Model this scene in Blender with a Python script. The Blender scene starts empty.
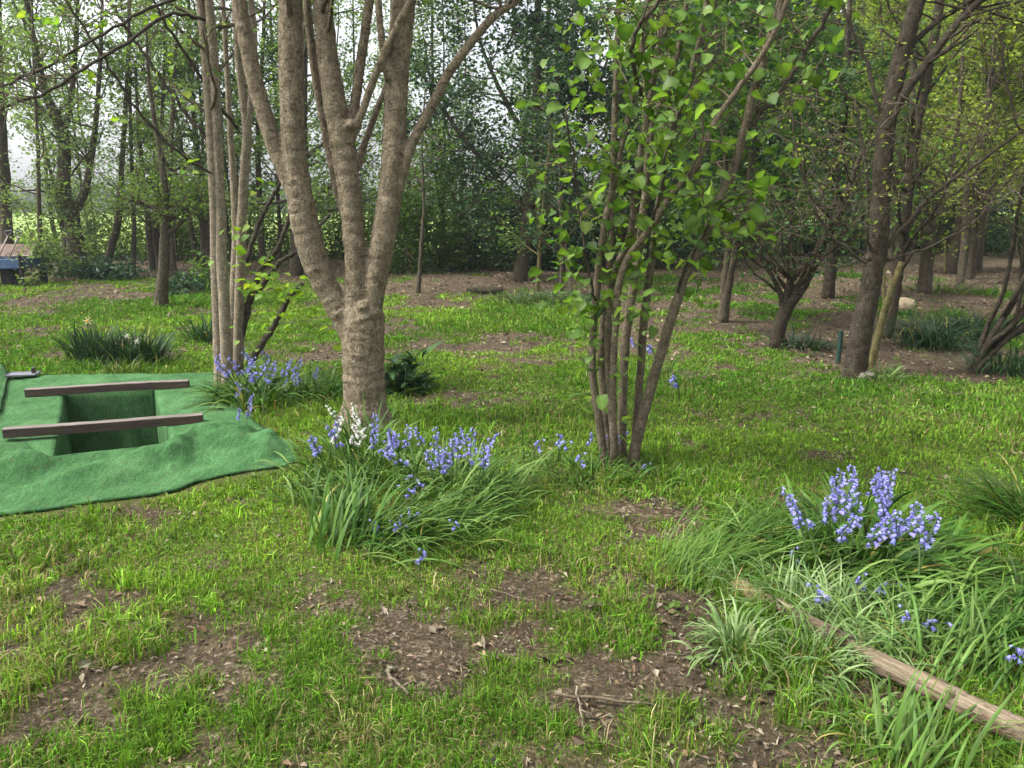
import bpy, math
import numpy as np
from mathutils import Vector

SC = bpy.context.scene
COL = SC.collection
RNG = np.random.default_rng(11)
F = 769.0; PITCH = math.radians(13.1); H = 1.6

# ------------------------------------------------------------------ noise / terrain
def _hash(ix, iy, seed):
    n = (ix.astype(np.int64) * 374761393 + iy.astype(np.int64) * 668265263 + seed * 974711) & 0x7fffffff
    n = ((n ^ (n >> 13)) * 1274126177) & 0x7fffffff
    return ((n ^ (n >> 16)) & 0xffff) / 65535.0

def vnoise(x, y, seed=0):
    x = np.asarray(x, float); y = np.asarray(y, float)
    ix = np.floor(x); iy = np.floor(y); fx = x - ix; fy = y - iy
    fx = fx * fx * (3 - 2 * fx); fy = fy * fy * (3 - 2 * fy)
    a = _hash(ix, iy, seed); b = _hash(ix + 1, iy, seed); c = _hash(ix, iy + 1, seed); d = _hash(ix + 1, iy + 1, seed)
    return (a * (1 - fx) + b * fx) * (1 - fy) + (c * (1 - fx) + d * fx) * fy

def fbm(x, y, seed=0, octv=4):
    s = 0; a = .5; t = 0
    for i in range(octv):
        s = s + a * vnoise(x * 2 ** i + 17.3 * i, y * 2 ** i - 9.1 * i, seed + i); t += a; a *= .5
    return s / t

def height(x, y):
    return .10 * (fbm(np.asarray(x) * .35, np.asarray(y) * .35, 5) - .5) + .035 * (fbm(np.asarray(x) * 1.7, np.asarray(y) * 1.7, 9, 3) - .5)

def ray(px, py):
    return np.array([(px - 512) / F, math.cos(PITCH) + (384 - py) / F * math.sin(PITCH), -math.sin(PITCH) + (384 - py) / F * math.cos(PITCH)])

def G(px, py):
    """ground point seen at a spot of the photograph (used to survey the place)"""
    d = ray(px, py); z = 0.0
    for _ in range(6):
        t = (z - H) / d[2]; x, y = d[0] * t, d[1] * t; z = float(height(x, y))
    return np.array([x, y, z])

def Gz(px, py, z):
    d = ray(px, py); t = (z - H) / d[2]; return np.array([d[0] * t, d[1] * t, z])

def at(px, py, Y):
    d = ray(px, py); t = Y / d[1]
    return np.array([d[0] * t, Y, H + d[2] * t])

def nrm(v):
    return v / np.maximum(np.linalg.norm(v, axis=-1, keepdims=True), 1e-9)

# ------------------------------------------------------------------ object helpers
class MB:
    def __init__(self):
        self.V = []; self.F = []; self.C = []; self.n = 0
    def add(self, V, faces, col=(.5, .5, .5), mat=0, smooth=True):
        V = np.asarray(V, float).reshape(-1, 3); c = np.asarray(col, float)
        if c.ndim == 1: c = np.tile(c[:3], (len(V), 1))
        for f in (faces if isinstance(faces, list) else [faces]):
            f = np.asarray(f, int)
            if len(f): self.F.append((f + self.n, mat, smooth))
        self.V.append(V); self.C.append(c[:, :3]); self.n += len(V)
    def mesh(self, name, mats, origin=(0, 0, 0)):
        me = bpy.data.meshes.new(name)
        V = np.concatenate(self.V) - np.asarray(origin, float); C = np.concatenate(self.C)
        me.vertices.add(len(V)); me.vertices.foreach_set('co', V.astype(np.float32).ravel())
        loops = np.concatenate([f.ravel() for f, _, _ in self.F])
        tot = np.concatenate([np.full(len(f), f.shape[1]) for f, _, _ in self.F])
        mi = np.concatenate([np.full(len(f), m) for f, m, _ in self.F])
        sm = np.concatenate([np.full(len(f), s) for f, _, s in self.F])
        me.loops.add(len(loops)); me.loops.foreach_set('vertex_index', loops.astype(np.int32))
        me.polygons.add(len(tot))
        me.polygons.foreach_set('loop_start', np.concatenate([[0], np.cumsum(tot)[:-1]]).astype(np.int32))
        me.polygons.foreach_set('loop_total', tot.astype(np.int32))
        me.polygons.foreach_set('material_index', mi.astype(np.int32))
        me.polygons.foreach_set('use_smooth', sm.astype(bool))
        a = me.attributes.new('Col', 'FLOAT_COLOR', 'POINT')
        a.data.foreach_set('color', np.c_[C, np.ones(len(C))].astype(np.float32).ravel())
        me.update(calc_edges=True)
        for m in mats: me.materials.append(m)
        return me

def link(name, me, parent=None, loc=(0, 0, 0)):
    o = bpy.data.objects.new(name, me); COL.objects.link(o); o.location = loc
    if parent: o.parent = parent
    return o

def tag(o, label=None, cat=None, group=None, kind=None):
    if label: o['label'] = label
    if cat: o['category'] = cat
    if group: o['group'] = group
    if kind: o['kind'] = kind
    return o

def thing(name, label, cat, loc, group=None):
    o = bpy.data.objects.new(name, None); COL.objects.link(o); o.location = loc; o.empty_display_size = .1
    return tag(o, label, cat, group)

def part(name, mb, mats, root):
    return link(name, mb.mesh(name, mats, root.location), root)

# ------------------------------------------------------------------ geometry
def catmull(P, n):
    P = np.asarray(P, float); m = len(P)
    if m < 3: 
        t = np.linspace(0, 1, n)[:, None]; return P[0] * (1 - t) + P[-1] * t
    Q = np.vstack([2 * P[0] - P[1], P, 2 * P[-1] - P[-2]])
    t = np.linspace(0, m - 1, n); i = np.minimum(t.astype(int), m - 2); f = (t - i)[:, None]
    a, b, c, d = Q[i], Q[i + 1], Q[i + 2], Q[i + 3]
    return .5 * (2 * b + (c - a) * f + (2 * a - 5 * b + 4 * c - d) * f ** 2 + (3 * b - a - 3 * c + d) * f ** 3)

def tubes(mb, P, R, k=6, col=(.5, .5, .5), mat=0, rough=0., cap=False):
    """P (m,n,3) paths, R (m,n) radii"""
    P = np.asarray(P, float); R = np.asarray(R, float)
    if P.ndim == 2: P = P[None]; R = R[None]
    m, n, _ = P.shape
    if m == 0: return
    T = nrm(np.gradient(P, axis=1)); mean = nrm(P[:, -1] - P[:, 0])
    ax = np.argmin(np.abs(mean), axis=1); ref = np.eye(3)[ax][:, None, :]
    N = nrm(np.cross(T, ref)); B = np.cross(T, N)
    a = np.linspace(0, 2 * math.pi, k, endpoint=False)
    rr = R[:, :, None] * (1 + rough * RNG.normal(size=(m, n, k))) if rough else np.repeat(R[:, :, None], k, 2)
    V = P[:, :, None, :] + rr[..., None] * (N[:, :, None, :] * np.cos(a)[None, None, :, None] + B[:, :, None, :] * np.sin(a)[None, None, :, None])
    idx = np.arange(m * n * k).reshape(m, n, k); nx = np.roll(idx, -1, axis=2)
    q = np.stack([idx[:, :-1], nx[:, :-1], nx[:, 1:], idx[:, 1:]], -1).reshape(-1, 4)
    fs = [q]
    if cap: fs += [idx[:, 0, ::-1].reshape(m, k), idx[:, -1].reshape(m, k)]
    mb.add(V.reshape(-1, 3), fs, col, mat)

def jitter_col(base, n, amt=.25, hue=.12):
    base = np.asarray(base, float)
    g = np.exp(RNG.normal(0, amt, (n, 1)))
    return np.clip(base * g * np.exp(RNG.normal(0, hue, (n, 3))), .004, .9)

def pal(cols, n, amt=.18, hue=.08):
    cols = np.asarray(cols, float); i = RNG.integers(0, len(cols), n); j = RNG.integers(0, len(cols), n); f = RNG.random((n, 1))
    return jitter_col(1, n, amt, hue) * (cols[i] * f + cols[j] * (1 - f))

def rdir(n, flat=1.):
    v = RNG.normal(size=(n, 3)); v[:, 2] *= flat
    return nrm(v)

def leaves(mb, P, L, W, col, mat=0, flat=.5, D=None):
    n = len(P)
    if n == 0: return
    D = rdir(n, flat) if D is None else nrm(D)
    U = nrm(np.array([0, 0, 1.]) + .7 * RNG.normal(size=(n, 3)))
    S = nrm(np.cross(D, U)); N = np.cross(S, D)
    L = np.broadcast_to(L, (n,))[:, None]; W = np.broadcast_to(W, (n,))[:, None]
    fold = .25 * W
    V = np.stack([P, P + D * L * .45 + S * W * .5 + N * fold, P + D * L - N * fold * .6, P + D * L * .45 - S * W * .5 + N * fold], 1)
    i = np.arange(n * 4).reshape(n, 4)
    mb.add(V.reshape(-1, 3), [np.concatenate([i[:, [0, 1, 2]], i[:, [0, 2, 3]]])], np.repeat(col, 4, 0), mat, False)

def broad_leaves(mb, P, D, L, W, col, mat=0, droop=.25, widths=(.75, 1., .62), ts=(.16, .48, .8), upn=.5, wave=.0):
    n = len(P); D = nrm(D)
    U = nrm(np.array([0, 0, 1.]) + upn * RNG.normal(size=(n, 3)))
    S = nrm(np.cross(D, U)); N = np.cross(S, D)
    L = np.broadcast_to(L, (n,))[:, None]; W = np.broadcast_to(W, (n,))[:, None]
    pts = [P]
    k = len(ts)
    ridge = [P + D * L * t - N * L * droop * t * t for t in ts]
    tip = P + D * L - N * L * droop
    le = [r + S * W * .5 * w + N * W * (.13 + wave * RNG.normal(size=(n, 1))) for r, w in zip(ridge, widths)]
    ri = [r - S * W * .5 * w + N * W * (.13 + wave * RNG.normal(size=(n, 1))) for r, w in zip(ridge, widths)]
    V = np.stack([P] + ridge + [tip] + le + ri, 1); m = V.shape[1]
    i = np.arange(n * m).reshape(n, m)
    tip_i = k + 1; l0 = k + 2; r0 = 2 * k + 2
    tri = [i[:, [0, l0, 1]], i[:, [0, 1, r0]], i[:, [k, l0 + k - 1, tip_i]], i[:, [k, tip_i, r0 + k - 1]]]
    qd = []
    for a in range(1, k):
        qd += [i[:, [a, l0 + a - 1, l0 + a, a + 1]], i[:, [a, a + 1, r0 + a, r0 + a - 1]]]
    mb.add(V.reshape(-1, 3), [np.concatenate(tri), np.concatenate(qd)], (col[:, None, :] * (np.array([1.0] + [1.3] * k + [1.05] + [.88, .92, .86][:k] * 2)[None, :, None] * np.exp(RNG.normal(0, .07, (n, m, 1))))).reshape(-1, 3), mat, True)

def straps(mb, P, az, el, L, W, col, droop=1., nseg=7, mat=0, tipcol=None):
    """long arching strap leaves. P (n,3) bases"""
    n = len(P); V = []; p = P.copy(); a = az.copy(); e = el.copy()
    step = (L / nseg)[:, None]
    twist = RNG.normal(0, .35, n)
    for s in range(nseg + 1):
        t = s / nseg
        D = np.stack([np.cos(e) * np.cos(a), np.cos(e) * np.sin(a), np.sin(e)], 1)
        S = np.stack([-np.sin(a + twist), np.cos(a + twist), np.sin(twist) * .6], 1)
        N = np.cross(S, D)
        w = (W * (min(1, .55 + 2.2 * t) * (1 - max(0, t - .45) ** 2 / .3025) ** 1 + .02))[:, None]
        V += [p - S * w * .5 + N * w * .18, p - N * w * 0, p + S * w * .5 + N * w * .18]
        p = p + D * step
        e = e - droop * (1.3 / nseg) * (.35 + 1.5 * t) * (1 + .25 * RNG.normal(size=n)); a = a + RNG.normal(0, .04, n)
        e = np.maximum(e, -1.3)
        hh = height(p[:, 0], p[:, 1]) + .012
        low = p[:, 2] < hh
        p[low, 2] = hh[low]; e[low] = np.maximum(e[low], 0)
    V = np.stack(V, 1); m = V.shape[1]
    i = np.arange(n * m).reshape(n, m); q = []
    for s in range(nseg):
        b = 3 * s
        q += [i[:, [b, b + 1, b + 4, b + 3]], i[:, [b + 1, b + 2, b + 5, b + 4]]]
    g = np.repeat(np.linspace(0, 1, nseg + 1), 3)[None, :, None]
    dry = RNG.random(n) < .014; col = col.copy(); col[dry] = np.array([.30, .27, .07])
    c = col[:, None, :] * np.ones((1, m, 1))
    if tipcol is not None: c = c * (1 - g ** 2 * .6) + np.asarray(tipcol)[None, None, :] * g ** 2 * .6
    mb.add(V.reshape(-1, 3), [np.concatenate(q)], c.reshape(-1, 3), mat, True)

def box_mesh(mb, c, sx, sy, sz, rz=0., rx=0., ry=0., col=(.5, .5, .5), mat=0, bev=.0):
    """box with chamfered edges"""
    from mathutils import Euler
    M = np.array(Euler((rx, ry, rz)).to_matrix()); b = bev
    X, Y, Z = sx / 2, sy / 2, sz / 2
    V = []
    for s in (-1, 1):
        for t in (-1, 1):
            for u in (-1, 1):
                V += [(s * X, t * (Y - b), u * (Z - b)), (s * (X - b), t * Y, u * (Z - b)), (s * (X - b), t * (Y - b), u * Z)]
    V = np.array(V)
    import bmesh
    bm = bmesh.new()
    for v in V: bm.verts.new(v)
    bmesh.ops.convex_hull(bm, input=bm.verts[:]); bm.verts.index_update()
    vv = np.array([v.co[:] for v in bm.verts]); ff = [[v.index for v in f.verts] for f in bm.faces]
    bm.free()
    mb.add(vv @ M.T + np.asarray(c), [np.array(ff)], col, mat, False)

# ------------------------------------------------------------------ materials
def newmat(name):
    m = bpy.data.materials.new(name); m.use_nodes = True; nt = m.node_tree; nt.nodes.clear()
    out = nt.nodes.new('ShaderNodeOutputMaterial')
    return m, nt, out
def N_(nt, t, **kw):
    n = nt.nodes.new(t)
    for k, v in kw.items():
        if k in n.inputs: n.inputs[k].default_value = v
        else: setattr(n, k, v)
    return n
def ramp(nt, stops):
    r = nt.nodes.new('ShaderNodeValToRGB'); e = r.color_ramp.elements
    while len(e) < len(stops): e.new(.5)
    for i, (p, c) in enumerate(stops): e[i].position = p; e[i].color = (*c, 1) if len(c) == 3 else c
    return r
def mixc(nt, fac, a, b, blend='MIX'):
    m = nt.nodes.new('ShaderNodeMix'); m.data_type = 'RGBA'; m.blend_type = blend
    for s, v in ((m.inputs[0], fac), (m.inputs[6], a), (m.inputs[7], b)):
        if hasattr(v, 'is_output'): nt.links.new(v, s)
        elif isinstance(v, (int, float)): s.default_value = v
        else: s.default_value = (*v, 1)
    return m.outputs[2]
def objcoord(nt, scale):
    tc = nt.nodes.new('ShaderNodeTexCoord'); mp = nt.nodes.new('ShaderNodeMapping'); mp.inputs['Scale'].default_value = scale
    nt.links.new(tc.outputs['Object'], mp.inputs['Vector']); return mp.outputs['Vector']

def leaf_mat(name, trans=.35, rough=.5, spec=.35, tint=(1.1, 1.25, .55)):
    m, nt, out = newmat(name); L = nt.links.new
    at_ = N_(nt, 'ShaderNodeAttribute', attribute_name='Col')
    nz = N_(nt, 'ShaderNodeTexNoise', Scale=9., Detail=3.)
    L(objcoord(nt, (1, 1, 1)), nz.inputs['Vector'])
    rp = ramp(nt, [(.3, (.75, .75, .75)), (.7, (1.2, 1.2, 1.2))]); L(nz.outputs['Fac'], rp.inputs['Fac'])
    c = mixc(nt, 1., at_.outputs['Color'], rp.outputs['Color'], 'MULTIPLY')
    p = N_(nt, 'ShaderNodeBsdfPrincipled', Roughness=rough); p.inputs['Specular IOR Level'].default_value = spec
    L(c, p.inputs['Base Color'])
    t = nt.nodes.new('ShaderNodeBsdfTranslucent'); L(mixc(nt, 1., c, tint, 'MULTIPLY'), t.inputs['Color'])
    mx = N_(nt, 'ShaderNodeMixShader'); mx.inputs[0].default_value = trans
    L(p.outputs[0], mx.inputs[1]); L(t.outputs[0], mx.inputs[2]); L(mx.outputs[0], out.inputs[0])
    return m

def bark_mat(name, dark, mid, light, bands=.5, bump=.4, zs=38., moss=0.):
    m, nt, out = newmat(name); L = nt.links.new
    n1 = N_(nt, 'ShaderNodeTexNoise', Scale=1., Detail=6., Roughness=.65); L(objcoord(nt, (22, 22, 14)), n1.inputs['Vector'])
    n2 = N_(nt, 'ShaderNodeTexNoise', Scale=1., Detail=4., Roughness=.6); L(objcoord(nt, (13, 13, zs)), n2.inputs['Vector'])
    n3 = N_(nt, 'ShaderNodeTexNoise', Scale=1., Detail=3.); L(objcoord(nt, (2.3, 2.3, 1.6)), n3.inputs['Vector'])
    n4 = N_(nt, 'ShaderNodeTexNoise', Scale=1., Detail=4., Roughness=.7); L(objcoord(nt, (75, 75, 60)), n4.inputs['Vector'])
    r1 = ramp(nt, [(.3, dark), (.52, mid), (.75, light)]); L(n1.outputs['Fac'], r1.inputs['Fac'])
    r2 = ramp(nt, [(.58, (0, 0, 0)), (.68, (1, 1, 1))]); L(n2.outputs['Fac'], r2.inputs['Fac'])
    f2 = N_(nt, 'ShaderNodeMath', operation='MULTIPLY'); L(r2.outputs[0], f2.inputs[0]); f2.inputs[1].default_value = bands
    c = mixc(nt, f2.outputs[0], r1.outputs[0], tuple(x * .45 for x in dark))
    r4 = ramp(nt, [(.36, (.5, .5, .5)), (.64, (1.4, 1.4, 1.4))]); L(n4.outputs['Fac'], r4.inputs['Fac'])
    c = mixc(nt, 1., c, r4.outputs[0], 'MULTIPLY')
    r3 = ramp(nt, [(.42, (0, 0, 0)), (.68, (1, 1, 1))]); L(n3.outputs['Fac'], r3.inputs['Fac'])
    f3 = N_(nt, 'ShaderNodeMath', operation='MULTIPLY'); L(r3.outputs[0], f3.inputs[0]); f3.inputs[1].default_value = .35 + moss
    c = mixc(nt, f3.outputs[0], c, (.11 + .02 * moss, .115 + .03 * moss, .06 - .03 * moss) if moss else tuple(x * .7 for x in mid))
    p = N_(nt, 'ShaderNodeBsdfPrincipled', Roughness=.9); p.inputs['Specular IOR Level'].default_value = .15
    L(c, p.inputs['Base Color'])
    h = N_(nt, 'ShaderNodeMath', operation='SUBTRACT'); L(n1.outputs['Fac'], h.inputs[0]); f5 = N_(nt, 'ShaderNodeMath', operation='MULTIPLY'); f5.inputs[1].default_value = .35; L(f2.outputs[0], f5.inputs[0]); L(f5.outputs[0], h.inputs[1])
    h2 = N_(nt, 'ShaderNodeMath', operation='ADD'); L(h.outputs[0], h2.inputs[0]); L(n4.outputs['Fac'], h2.inputs[1])
    b = N_(nt, 'ShaderNodeBump', Strength=bump, Distance=.02); L(h2.outputs[0], b.inputs['Height']); L(b.outputs[0], p.inputs['Normal'])
    L(p.outputs[0], out.inputs[0]); return m

def simple_mat(name, c1, c2, scale=(20, 20, 20), rough=.7, bump=.2, metal=0., spec=.3):
    m, nt, out = newmat(name); L = nt.links.new
    n = N_(nt, 'ShaderNodeTexNoise', Scale=1., Detail=5., Roughness=.65); L(objcoord(nt, scale), n.inputs['Vector'])
    r = ramp(nt, [(.32, c1), (.68, c2)]); L(n.outputs['Fac'], r.inputs['Fac'])
    p = N_(nt, 'ShaderNodeBsdfPrincipled', Roughness=rough, Metallic=metal); p.inputs['Specular IOR Level'].default_value = spec
    L(r.outputs[0], p.inputs['Base Color'])
    b = N_(nt, 'ShaderNodeBump', Strength=bump, Distance=.01); L(n.outputs['Fac'], b.inputs['Height']); L(b.outputs[0], p.inputs['Normal'])
    L(p.outputs[0], out.inputs[0]); return m

def ground_mat():
    m, nt, out = newmat('ground_soil'); L = nt.links.new
    v = objcoord(nt, (1, 1, 1))
    a = N_(nt, 'ShaderNodeAttribute', attribute_name='Col'); sp = nt.nodes.new('ShaderNodeSeparateColor'); L(a.outputs['Color'], sp.inputs[0])
    n1 = N_(nt, 'ShaderNodeTexNoise', Scale=5., Detail=8., Roughness=.7); L(v, n1.inputs['Vector'])
    n2 = N_(nt, 'ShaderNodeTexNoise', Scale=70., Detail=5., Roughness=.7); L(v, n2.inputs['Vector'])
    vo = N_(nt, 'ShaderNodeTexVoronoi', Scale=48.); L(v, vo.inputs['Vector'])
    soil = ramp(nt, [(.3, (.028, .021, .012)), (.55, (.064, .048, .028)), (.75, (.115, .088, .053))]); L(n1.outputs['Fac'], soil.inputs['Fac'])
    # chips: one tone per voronoi cell
    chip = ramp(nt, [(.0, (.05, .034, .022)), (.4, (.14, .102, .066)), (.7, (.26, .19, .125)), (1., (.45, .36, .26))])
    sc = nt.nodes.new('ShaderNodeSeparateColor'); L(vo.outputs['Color'], sc.inputs[0]); L(sc.outputs[0], chip.inputs['Fac'])
    cf = N_(nt, 'ShaderNodeMapRange'); cf.inputs[1].default_value = .42; cf.inputs[2].default_value = .62; L(n2.outputs['Fac'], cf.inputs[0])
    mul = N_(nt, 'ShaderNodeMath', operation='MULTIPLY'); L(cf.outputs[0], mul.inputs[0]); L(sp.outputs[1], mul.inputs[1])
    c = mixc(nt, mul.outputs[0], soil.outputs[0], chip.outputs[0])
    green = ramp(nt, [(.3, (.04, .05, .015)), (.55, (.095, .11, .026)), (.75, (.19, .17, .06))]); L(n2.outputs['Fac'], green.inputs['Fac'])
    c = mixc(nt, sp.outputs[0], c, green.outputs[0])
    p = N_(nt, 'ShaderNodeBsdfPrincipled', Roughness=.95); p.inputs['Specular IOR Level'].default_value = .15; L(c, p.inputs['Base Color'])
    ad = N_(nt, 'ShaderNodeMath', operation='ADD'); L(n1.outputs['Fac'], ad.inputs[0]); L(n2.outputs['Fac'], ad.inputs[1])
    b = N_(nt, 'ShaderNodeBump', Strength=.8, Distance=.03); L(ad.outputs[0], b.inputs['Height']); L(b.outputs[0], p.inputs['Normal'])
    L(p.outputs[0], out.inputs[0]); return m

def turf_mat():
    m, nt, out = newmat('artificial_grass'); L = nt.links.new
    v = objcoord(nt, (1, 1, 1))
    n1 = N_(nt, 'ShaderNodeTexNoise', Scale=110., Detail=6., Roughness=.8); L(v, n1.inputs['Vector'])
    n2 = N_(nt, 'ShaderNodeTexNoise', Scale=3.2, Detail=6., Roughness=.65); L(v, n2.inputs['Vector'])
    n3 = N_(nt, 'ShaderNodeTexNoise', Scale=1., Detail=4.); L(objcoord(nt, (60, 14, 20)), n3.inputs['Vector'])
    r1 = ramp(nt, [(.3, (.026, .084, .028)), (.5, (.066, .176, .062)), (.72, (.175, .32, .145))]); L(n1.outputs['Fac'], r1.inputs['Fac'])
    r2 = ramp(nt, [(.35, (.62, .66, .62)), (.65, (1.2, 1.16, 1.15))]); L(n2.outputs['Fac'], r2.inputs['Fac'])
    c = mixc(nt, 1., r1.outputs[0], r2.outputs[0], 'MULTIPLY')
    r3 = ramp(nt, [(.4, (.82, .82, .8)), (.62, (1.1, 1.1, 1.1))]); L(n3.outputs['Fac'], r3.inputs['Fac'])
    c = mixc(nt, 1., c, r3.outputs[0], 'MULTIPLY')
    n4 = N_(nt, 'ShaderNodeTexNoise', Scale=38., Detail=2.); L(v, n4.inputs['Vector']); r4 = ramp(nt, [(.68, (0, 0, 0)), (.73, (.75, .75, .75))]); L(n4.outputs['Fac'], r4.inputs['Fac'])
    c = mixc(nt, r4.outputs[0], c, (.13, .105, .06))
    n5 = N_(nt, 'ShaderNodeTexNoise', Scale=1.7, Detail=7., Roughness=.7); L(v, n5.inputs['Vector']); r5 = ramp(nt, [(.56, (0, 0, 0)), (.75, (.4, .4, .4))]); L(n5.outputs['Fac'], r5.inputs['Fac'])
    c = mixc(nt, r5.outputs[0], c, (.14, .16, .08))
    p = N_(nt, 'ShaderNodeBsdfPrincipled', Roughness=.9); p.inputs['Specular IOR Level'].default_value = .1
    L(c, p.inputs['Base Color'])
    p.inputs['Sheen Weight'].default_value = .0; p.inputs['Sheen Roughness'].default_value = .5
    b = N_(nt, 'ShaderNodeBump', Strength=.9, Distance=.012); L(n1.outputs['Fac'], b.inputs['Height']); L(b.outputs[0], p.inputs['Normal'])
    L(p.outputs[0], out.inputs[0]); return m

M_LEAF = leaf_mat('leaf_green', .5, tint=(1.25, 1.35, .6))
M_SPRING = leaf_mat('leaf_spring', .6, tint=(1.35, 1.4, .6))
M_DARKLEAF = leaf_mat('leaf_dark_glossy', .25, .5, .3)
M_GRASS = leaf_mat('grass_blade', .3, .6, .15)
M_STRAP = leaf_mat('strap_leaf', .25, .48, .2, (1.2, 1.2, .5))
M_PETAL = leaf_mat('petal', .35, .6, .2, (1, 1, 1))
M_LITTER = simple_mat('x', (.1, .1, .1), (.1, .1, .1))
M_LITTER = leaf_mat('dead_leaf', .08, .8, .15, (1, .9, .7))
M_BARK = bark_mat('bark_smooth_banded', (.115, .088, .056), (.24, .192, .128), (.375, .31, .215), .7, .9, 36)
M_BARK_GREY = bark_mat('bark_grey_hazel', (.15, .12, .082), (.25, .205, .145), (.36, .30, .225), .35, .4, 22)
M_BARK_BROWN = bark_mat('bark_brown_hazel', (.07, .055, .035), (.14, .113, .076), (.23, .188, .132), .4, .4, 26)
M_BARK_DARK = bark_mat('bark_dark_banded', (.026, .021, .014), (.054, .044, .030), (.105, .087, .062), .7, .6, 30)
M_BARK_FAR = bark_mat('bark_far', (.04, .032, .021), (.08, .066, .045), (.14, .117, .082), .3, .3, 12)
M_BARK_MOSS = bark_mat('bark_mossy', (.07, .06, .025), (.13, .11, .045), (.19, .165, .08), .2, .4, 14, .4)
M_TWIG = bark_mat('bark_twig', (.075, .056, .038), (.135, .105, .07), (.20, .16, .11), .2, .2, 12)
M_LIMB = bark_mat('bark_limb', (.035, .028, .02), (.065, .053, .038), (.11, .092, .068), .12, .3, 10)
M_GROUND = ground_mat()
M_TURF = turf_mat()

# ------------------------------------------------------------------ ground masks
def grave_local(x, y):
    dx = x - GO[0]; dy = y - GO[1]
    return dx * GW[0] + dy * GW[1], dx * GL[0] + dy * GL[1]
C_NL, C_NR, C_FL, C_FR = Gz(51, 461, .03), Gz(175, 446, .03), Gz(63, 391, .03), Gz(155, 388, .03)
GO = C_NL[:2]; GL = nrm(np.array([-.47, .883])); GW = np.array([GL[1], -GL[0]]); WID, LEN = .84, 1.90

PATCH = [  # bare ground seen in the photograph: px, py, rx, ry, strength
 (225, 668, 72, 36, 1.2), (250, 640, 50, 20, 1), (430, 650, 85, 32, 1.2), (400, 680, 50, 20, .8), (565, 592, 75, 32, 1.1), (505, 640, 60, 26, 1), (660, 515, 60, 26, 1.1), (690, 610, 50, 34, 1.2), (640, 540, 50, 16, .8),
 (640, 670, 60, 20, .9), (780, 720, 110, 38, .9), (830, 750, 80, 25, .9), (700, 655, 70, 22, .8), (205, 570, 40, 11, .9), (150, 512, 60, 11, 1.1), (60, 600, 46, 13, .7), (330, 612, 40, 15, .8), (250, 500, 40, 8, .6),
 (445, 402, 62, 10, 1.1), (400, 392, 40, 9, 1), (95, 294, 75, 13, 1.2), (30, 300, 40, 8, .9), (440, 301, 60, 11, 1.2), (480, 286, 140, 8, 1.3), (560, 290, 100, 8, .9), (880, 352, 80, 12, 1.), (945, 366, 70, 12, 1.1),
 (800, 347, 60, 9, .9), (190, 352, 30, 16, .9), (660, 442, 40, 8, .7), (700, 372, 60, 8, .6), (610, 400, 70, 7, .5), (500, 396, 50, 7, .5), (830, 455, 40, 8, .6), (880, 470, 40, 9, .6), (960, 410, 60, 8, .6), (740, 420, 70, 7, .4),
 (300, 432, 30, 8, .7), (1000, 585, 40, 14, .9), (950, 480, 50, 10, .5), (770, 500, 60, 12, .5), (280, 395, 40, 10, .8), (60, 330, 60, 8, .7), (180, 330, 50, 7, .5), (300, 345, 50, 9, .6), (500, 350, 70, 6, .4), (640, 345, 60, 6, .4),
 (580, 700, 50, 14, .7), (480, 745, 60, 12, .4), (40, 700, 75, 60, -.5), (330, 745, 110, 25, -.4), (40, 560, 60, 20, -.2), (950, 300, 70, 9, .7)]
_PW = []
for px, py, rx, ry, s in PATCH:
    c = G(px, py); ex = G(px + rx, py); ey = G(px, py - ry)
    _PW.append((c[0], c[1], abs(ex[0] - c[0]), max(.12, math.hypot(*(ey - c)[:2])), s))

def mulch(x, y):
    """wood-chip floor of the wood at the back: 0..1"""
    edge = 15.5 + 1.2 * np.sin(x * .7) - np.clip(x - 1.5, 0, 8) * .22 + np.clip(-x - 2, 0, 8) * .12 + 3. * (fbm(x * .5, y * .5, 41) - .5)
    return np.clip((y - edge) / 1.6, 0, 1)

def grassiness(x, y):
    x = np.asarray(x, float); y = np.asarray(y, float)
    n = fbm(x * 1.1, y * 1.1, 21, 5); n2 = fbm(x * 4.2, y * 4.2, 77, 4); n3 = fbm(x * 6.5, y * 6.5, 111, 3)
    far = np.clip((y - 5.5) / 5, 0, 1)
    g = .9 + 1.4 * (n - .52) + 1.6 * (n2 - .5) + .5 * (n3 - .5) + 1.1 * (fbm(x * 15, y * 15, 131, 2) - .5) * np.clip(1.3 - y / 14, 0, 1) - .24 * far - .0 * far
    wp = np.clip(.055 * y, .06, .4); wx = x + wp * (fbm(x * 2.2, y * 2.2, 3, 4) - .5); wy = y + 1.4 * wp * (fbm(x * 2.2, y * 2.2, 61, 4) - .5)
    for cx, cy, rx, ry, s in _PW:
        d = ((wx - cx) / rx) ** 2 + ((wy - cy) / ry) ** 2
        g = g - 1.05 * s * np.exp(-d * 1.5) * np.clip(2.6 * n3 - .5, .15, 1.3)
    g = g - far * .8 * np.clip((fbm(x * 1.25, y * .95, 201, 4) - .50 + .035 * np.clip(x, -2, 3)) * 5, -.25, 1)
    isl = np.clip((fbm(x * .55, y * .4, 55) - .47) * 5, 0, 1)
    g = g - 1.1 * mulch(x, y) * (1 - .75 * isl * np.clip(1.4 - (y - 16) / 8, 0, 1))
    return np.clip((g - .22) / .5, 0, 1)

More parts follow.
